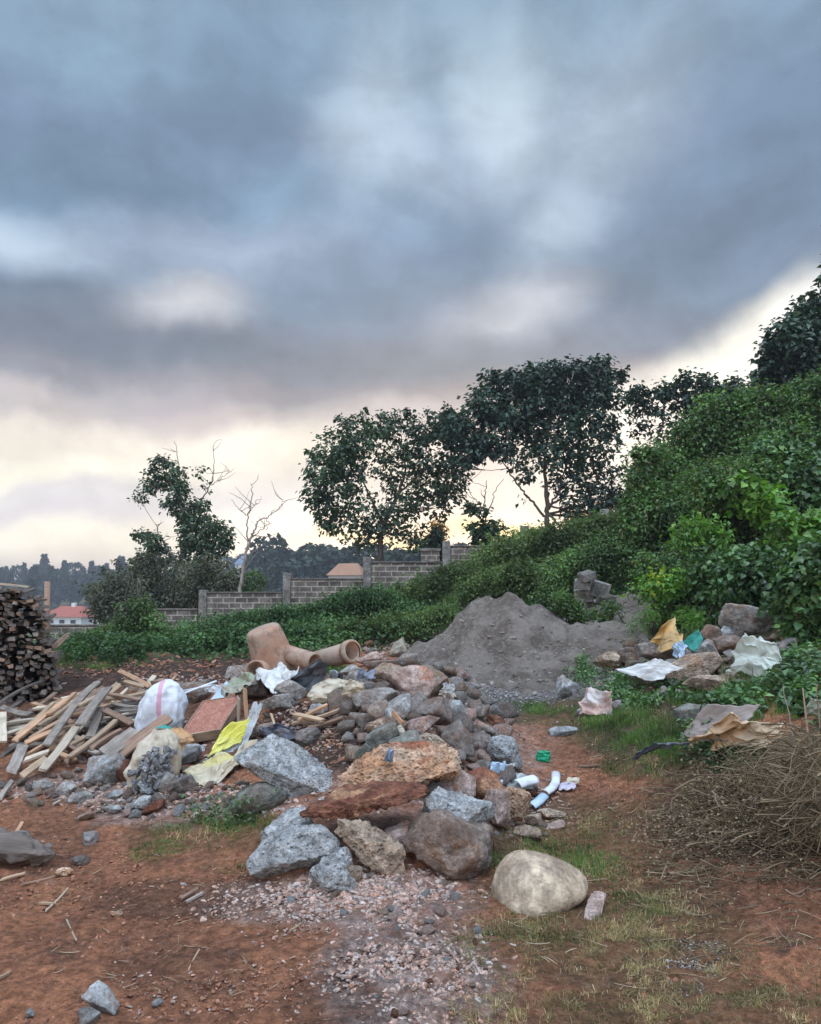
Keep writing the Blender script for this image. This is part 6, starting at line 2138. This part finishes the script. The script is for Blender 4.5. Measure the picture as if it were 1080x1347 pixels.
weeds('broadleaf_weeds', [(762, 886, 18, 16, 500, .04, .08), (880, 820, 50, 16, 900, .04, .08), (810, 900, 30, 10, 500, .04, .07)],
      L['bush'], 'ferny weeds at the grey edge of the sand', tmpl=COMPOUND, hgt=.2, seed=6)


def grass(name, areas, mat, label, seed=0, lean=.5, wid=.0024):
    """areas: cx, cy, rx, ry, n, blade height lo, hi"""
    r_ = np.random.default_rng(seed)
    Ps, Hs = [], []
    for (cx_, cy_, rx, ry, n, lo, hi) in areas:
        a = r_.uniform(0, 2 * np.pi, n)
        rr = np.sqrt(r_.random(n)) * (1 + .25 * r_.normal(size=n))
        x = cx_ + rx * rr * np.cos(a)
        y = cy_ + ry * rr * np.sin(a)
        y = np.maximum(y, 800)
        keep = fbm(np.stack([x / 26, y / 13, np.full(n, 3.0)], 1), 3, seed) > r_.uniform(-.35, .40, n)
        h = hits(x[keep], y[keep])
        Ps.append(h)
        Hs.append(r_.uniform(lo, hi, len(h)) * (.8 + .5 * np.clip(fbm(h * 2.2, 2, seed + 5), -1, 1)))
    Ps = np.concatenate(Ps)
    Hs = np.concatenate(Hs)
    n = len(Ps)
    az_ = r_.uniform(0, 6.28, n)
    bend = r_.normal(size=n) * lean + .25
    dirx, diry = np.cos(az_), np.sin(az_)
    wd = (wid * r_.uniform(.6, 1.5, n)) * np.maximum(1, Ps[:, 1] / 7)
    V = np.zeros((n, 7, 3))
    ts = [0, .4, .75, 1]
    for k, t_ in enumerate(ts):
        cx_ = Ps[:, 0] + dirx * bend * Hs * t_ * t_
        cy_ = Ps[:, 1] + diry * bend * Hs * t_ * t_
        cz_ = Ps[:, 2] - .005 + Hs * t_ * np.maximum(.25, 1 - np.abs(bend) * .55 * t_)
        w_ = wd * (1 - t_ * .75)
        if k < 3:
            V[:, 2 * k] = np.stack([cx_ - diry * w_, cy_ + dirx * w_, cz_], 1)
            V[:, 2 * k + 1] = np.stack([cx_ + diry * w_, cy_ - dirx * w_, cz_], 1)
        else:
            V[:, 6] = np.stack([cx_, cy_, cz_], 1)
    b = (np.arange(n) * 7)[:, None]
    quads_ = np.concatenate([b + np.array([[0, 1, 3, 2]]), b + np.array([[2, 3, 5, 4]])])
    tri = b + np.array([[4, 5, 6]])
    o = link(name, mesh_np(name, V.reshape(-1, 3), [quads_, tri], False), mat)
    tag(o, label, 'grass', kind='stuff')


grass('green_grass', [(850, 955, 90, 34, 12000, .03, .10), (780, 945, 60, 18, 5000, .04, .09), (880, 985, 60, 20, 6000, .05, .12), (960, 930, 90, 20, 6000, .05, .14), (700, 935, 50, 10, 2200, .03, .07),
                      (430, 882, 32, 7, 2600, .05, .11), (260, 1100, 80, 20, 3600, .03, .08), (215, 1125, 45, 14, 1500, .02, .05), (310, 1085, 50, 16, 2200, .03, .09), (240, 1142, 30, 8, 300, .02, .04),
                      (750, 1125, 80, 40, 3600, .02, .06), (700, 1230, 60, 30, 900, .02, .04), (830, 1200, 60, 30, 1500, .02, .05), (690, 1120, 40, 20, 900, .02, .05), (330, 1140, 25, 8, 400, .02, .05), (650, 1120, 20, 30, 800, .02, .06), (1020, 1000, 50, 30, 1800, .04, .1),
                      (830, 1010, 40, 14, 1500, .03, .07), (120, 874, 60, 8, 2500, .08, .16), (640, 1240, 50, 20, 700, .02, .04)],
      L['grass'], 'fresh green grass in patches right of the path and along the heap', seed=1)
grass('dry_grass', [(1000, 1040, 90, 50, 3500, .06, .2), (700, 1235, 90, 40, 6500, .02, .06), (850, 1230, 80, 50, 11000, .02, .06), (760, 1290, 120, 40, 5000, .02, .05), (760, 1130, 100, 50, 6500, .02, .06), (690, 1120, 30, 40, 1200, .02, .06), (900, 1320, 180, 40, 15000, .02, .07), (1000, 1280, 90, 50, 3000, .02, .06),
                    (720, 955, 80, 12, 2200, .02, .05), (850, 960, 90, 34, 3000, .04, .11), (860, 1010, 60, 20, 3600, .03, .08), (950, 1015, 60, 20, 1500, .04, .1), (780, 1080, 60, 16, 1600, .02, .05), (900, 1060, 60, 30, 2500, .03, .08), (640, 1180, 40, 24, 1800, .02, .05),
                    (730, 1330, 130, 24, 3000, .02, .05), (260, 1095, 70, 14, 700, .05, .12), (360, 1050, 24, 10, 200, .04, .1), (300, 1140, 60, 12, 400, .02, .05), (820, 1150, 120, 60, 2600, .02, .05)],
      L['dry'], 'dry yellowish grass and straw over the soil at lower right', seed=2, lean=1.0, wid=.0018)
grass('tall_grass', [(700, 770, 110, 26, 9000, .25, .7), (560, 800, 90, 16, 3500, .2, .5), (400, 822, 140, 12, 3000, .15, .4), (240, 838, 120, 12, 2500, .15, .4), (790, 800, 50, 20, 1500, .15, .4), (1010, 900, 60, 18, 900, .1, .3), (1250, 1050, 140, 90, 4000, .1, .35), (880, 830, 60, 14, 900, .1, .3)],
      L['fine'], 'tall wispy weeds and grass rising from the bank before the wall', seed=8, lean=.35, wid=.004)

# ------------------------------------------------------------------ dead brush pile
r_ = np.random.default_rng(77)
J = Join()
nt_ = 3200
for i in range(nt_):
    u_ = r_.random()
    if i < 1700:
        px = np.clip(r_.normal(1066, 64), 870, 1180)
        py = r_.uniform(980, 1115) - max(0, px - 960) * .12
        hmax = np.interp(px, [850, 900, 960, 1020, 1080, 1130], [.02, .06, .16, .36, .62, .7]) * np.interp(py, [960, 1010, 1060, 1120], [1.0, 1.0, .7, .12])
        oz = hmax * r_.random() ** .7
        Ln = r_.uniform(.12, .42)
    else:
        px = r_.uniform(860, 1130)
        py = r_.uniform(1030, 1160) + (r_.random() < .15) * r_.uniform(0, 150)
        oz = r_.random() ** 3 * .05
        Ln = r_.uniform(.05, .28)
    c = hits([px], [py], oz)[0]
    a = r_.normal(R(20), .9)
    pit = r_.normal(0.1, .45) * (1 if oz > .05 else .15)
    d = np.array([math.cos(a) * math.cos(pit), math.sin(a) * .7 * math.cos(pit), math.sin(pit)])
    side = r_.normal(size=3) * Ln * .16
    pts = [c - d * Ln / 2, c + side, c + d * Ln / 2]
    rad = .001 + .0045 * r_.random() ** 2.6
    sp = smooth_path([(*pts[0], rad), (*pts[1], rad * .8), (*pts[2], rad * .3)], 6, 0, None)
    gz = height(sp[:, 0], sp[:, 1])
    sp[:, 2] = np.maximum(sp[:, 2], gz + .003)
    V, Fs = tube_np(sp[:, :3], sp[:, 3], 3, False)
    J.add(V, Fs)
o = link('dead_brushwood', J.mesh('dead_brushwood'), L['dead'])
tag(o, 'tangled heap of dead brown twigs and stalks at the right edge', 'brushwood', kind='stuff')
weeds('dead_leaves', [(1000, 1040, 100, 60, 3800, .01, .028), (930, 1110, 110, 40, 2200, .008, .024), (960, 1160, 120, 50, 900, .008, .02)], L['dead'], 'withered brown leaves in and around the dead brushwood', hgt=.16, seed=12, cat='dead leaves', hmin=960)
J = Join()
for k, (x0, y0, x1, y1, z0, z1, r0) in enumerate([(930, 1110, 998, 1045, .02, .14, .006), (1056, 905, 1062, 1010, .75, .2, .007), (1030, 900, 1050, 1010, .7, .2, .004), (1075, 900, 1066, 1005, .7, .2, .005), (935, 1050, 950, 1065, .1, .1, .004),
                                                 (860, 1010, 960, 1020, .1, .25, .004), (900, 1128, 940, 1150, .01, .01, .004), (1020, 1150, 1090, 1170, .01, .02, .005), (995, 1148, 1045, 1120, .01, .02, .004)]):
    A, B = np.array(G(x0, y0, z0)), np.array(G(x1, y1, z1))
    if 'rest' and y0 < 950:
        B = np.array(G(x1, y1, z1))
        A = np.array(P(x0, y0, B[1] + .1))
    sp = smooth_path([(*A, r0 * .5), (*((A + B) / 2 + r_.normal(size=3) * .03), r0), (*B, r0 * 1.2)], 9, .006, r_)
    V, Fs = tube_np(sp[:, :3], sp[:, 3], 6)
    c0 = V.mean(0)
    o = link('dry_stick', mesh_np('dry_stick', V - c0, Fs), W['brown' if k % 2 else 'grey'], loc=c0)
    tag(o, ['long grey stick slanting out of the brushwood front', 'tall dry stalk standing at the right edge of brushwood', 'thin dry stalk left of the tall standing one', 'bent dry stalk rightmost above the brushwood',
            'short pale stick in the brushwood front', 'thin grey stalk lying toward the tarpaulin', 'short stick on the soil before the brushwood', 'thick stick on the soil near the right edge', 'curved stick on the soil under the brushwood'][k], 'stick')

J = Join()
r_ = np.random.default_rng(91)
for (cx_, cy_, rx, ry, n_, lo, hi) in [(180, 1200, 230, 120, 90, .02, .10), (560, 1300, 500, 50, 50, .02, .08), (860, 1180, 230, 120, 200, .03, .14), (100, 1050, 130, 20, 60, .03, .15), (430, 980, 80, 40, 90, .03, .14), (780, 1040, 70, 60, 70, .03, .1)]:
    for _ in range(n_):
        a = r_.uniform(0, 6.28)
        rr = math.sqrt(r_.random())
        c = hits([cx_ + rx * rr * math.cos(a)], [max(850, cy_ + ry * rr * math.sin(a))], .006)[0]
        Ln = r_.uniform(lo, hi)
        a = r_.uniform(0, 6.28)
        d = np.array([math.cos(a), math.sin(a), r_.normal() * .08]) * Ln / 2
        sp = smooth_path([(*(c - d), .0016), (*(c + r_.normal(size=3) * Ln * .1 * np.array([1, 1, .2])), .002), (*(c + d), .001)], 5)
        sp[:, 2] = np.maximum(sp[:, 2], height(sp[:, 0], sp[:, 1]) + .012)
        V, Fs = tube_np(sp[:, :3], sp[:, 3] * r_.uniform(.6, 1.8), 3, False)
        J.add(V, Fs)
STRAW = island_mat('straw', [(.30, .22, .14, 1), (.2, .13, .085, 1), (.38, .30, .2, 1), (.11, .07, .05, 1)], .9)
o = link('straw', J.mesh('straw'), STRAW)
tag(o, 'loose straws and tiny twigs strewn over the bare soil', 'straw', kind='stuff')

# ================================================================== FAR WOODS
def conifer_mesh(seed, hgt=12.0, wid=2.4, broad=False):
    r_ = np.random.default_rng(seed)
    n = 900
    t_ = r_.random(n) ** .8
    z = hgt * (.12 + .88 * t_)
    if broad:
        rr = wid * np.sqrt(np.clip(1 - ((t_ - .55) / .48) ** 2, 0, 1)) * r_.uniform(.4, 1.05, n)
    else:
        rr = wid * (1 - t_) ** .8 * r_.uniform(.3, 1.1, n) * (1 + .35 * np.sin(t_ * 30 + seed)) + .12
    a = r_.uniform(0, 6.28, n)
    pos = np.stack([rr * np.cos(a) + .3 * np.sin(z * .5), rr * np.sin(a), z + (0 if broad else -.25 * rr)], 1)
    rot = eul(r_.normal(size=n) * .6 - .4, r_.normal(size=n) * .6, a - np.pi / 2 + r_.normal(size=n) * .5)
    return pos, rot, r_.uniform(.5, 1.15, n)


variants = []
for k in range(9):
    broad = k >= 6
    pos, rot, sc_ = conifer_mesh(k, 12, 2.1 if not broad else 3.4, broad)
    V, Fs = scatter(LEAF[0] * np.array([1.3, 1, 1]), LEAF[1], pos, rot, sc_)
    cm = mesh_np('crown', V, Fs, False)
    cm.materials.append(L['far'])
    V, Fs = tube_np([(0, 0, -1), (.05, 0, 5), (.3, 0, 10.5)], [.22, .15, .04], 6)
    tm = mesh_np('trunk', V, Fs)
    tm.materials.append(BARK)
    variants.append((cm, tm, broad))
far_list = []
r_ = np.random.default_rng(5)
x = -25.0
for rowi, (Yr, toppy, step_) in enumerate([(350, 744, 9.5), (300, 752, 11), (255, 766, 13)]):
    x = -30.0 + rowi * 4
    while x < 700:
        if not (rowi == 2 and 50 < x < 135):
            top = toppy + r_.uniform(-7, 8) - (6 if 320 < x < 470 else 0) + (0 if x > 40 else 4)
            if rowi == 0 and r_.random() < .28:
                top -= r_.uniform(4, 12)
            far_list.append((x + r_.uniform(-3, 3), top, Yr + r_.uniform(-18, 18), rowi, None))
        x += step_ * r_.uniform(.7, 1.3)
far_list += [(160, 732, 300, 0, 1), (185, 735, 290, 0, 1), (356, 706, 170, 0, 8), (372, 722, 190, 0, 7), (420, 716, 180, 0, 6), (440, 722, 170, 0, 7), (455, 726, 190, 0, 8), (482, 716, 150, 0, 7), (400, 730, 180, 0, 7),
             (330, 738, 200, 0, 3), (516, 722, 130, 0, 6), (545, 722, 120, 0, 7), (590, 715, 130, 0, 7), (620, 722, 120, 0, 6), (655, 722, 120, 0, 7), (385, 738, 160, 0, 7)]
seen = 0
far_list.sort(key=lambda f: f[0])
for i, (px, top, Yr, rowi, var) in enumerate(far_list):
    p = P(px, top, Yr)
    zb_ = hz(p.x, Yr)
    hh_ = p.z - zb_
    if hh_ < 2:
        continue
    k = var if var is not None else int(r_.choice([0, 1, 2, 3, 4, 5, 6, 7]))
    cm, tm, broad = variants[k]
    sc_ = hh_ / 12
    sxy = float(np.clip(sc_, .5, 1.6)) * r_.uniform(.85, 1.2)
    o = empty('far_broadleaf_tree' if broad else 'far_conifer', (p.x, Yr, zb_), '', 'tree', 'trees of the far wood on the skyline')
    o.scale = (sxy, sxy, sc_)
    o.rotation_euler.z = r_.uniform(0, 6.28)
    for nm, me in (('crown', cm), ('trunk', tm)):
        ob = bpy.data.objects.new(nm, me)
        COL.objects.link(ob)
        ob.parent = o
    row = 'rearmost' if Yr > 325 else ('middle' if Yr > 275 else 'front')
    o['label'] = ('round' if broad else 'pointed') + f' dark far tree in the {row} skyline row'
    if var is not None:
        o['label'] = ('round' if broad else 'pointed') + ' dark tree standing nearer than the skyline wood'
    THINGS.append((o, px, top))

# ------------------------------------------------------------------ haze
V, Fq = box_np(-1400, 1400, -60, 1100, -24, 22)
m = bpy.data.materials.new('haze_air')
m.use_nodes = True
m.node_tree.nodes.clear()
t = NT(m.node_tree)
out = t.add('ShaderNodeOutputMaterial')
pv = t.add('ShaderNodeVolumePrincipled')
pv.inputs['Color'].default_value = (.80, .88, 1.0, 1)
pv.inputs['Density'].default_value = .0006
pv.inputs['Anisotropy'].default_value = .2
t.l.new(pv.outputs[0], out.inputs['Volume'])
hz_ = link('haze', mesh_np('haze', V, Fq, False), m)
tag(hz_, 'thin bluish evening haze over the valley', 'haze', kind='stuff')

# ------------------------------------------------------------------ labels that single out look-alikes
byl = {}
for o, px, py in THINGS:
    byl.setdefault(o['label'], []).append((px, py, o))
for lb, lst in byl.items():
    if len(lst) > 1:
        lst.sort(key=lambda e: e[0])
        for i, e in enumerate(lst):
            e[2]['label'] = f'{lb}, {ordn(i)} from the left'
used = {}
for o in scene.objects:
    lb = o.get('label')
    if lb:
        nw = len(lb.split())
        if nw > 16 or lb in used:
            print('LABEL?', nw, lb)
        used[lb] = 1
print('objects', len(scene.objects), 'verts', sum(len(me.vertices) for me in bpy.data.meshes))
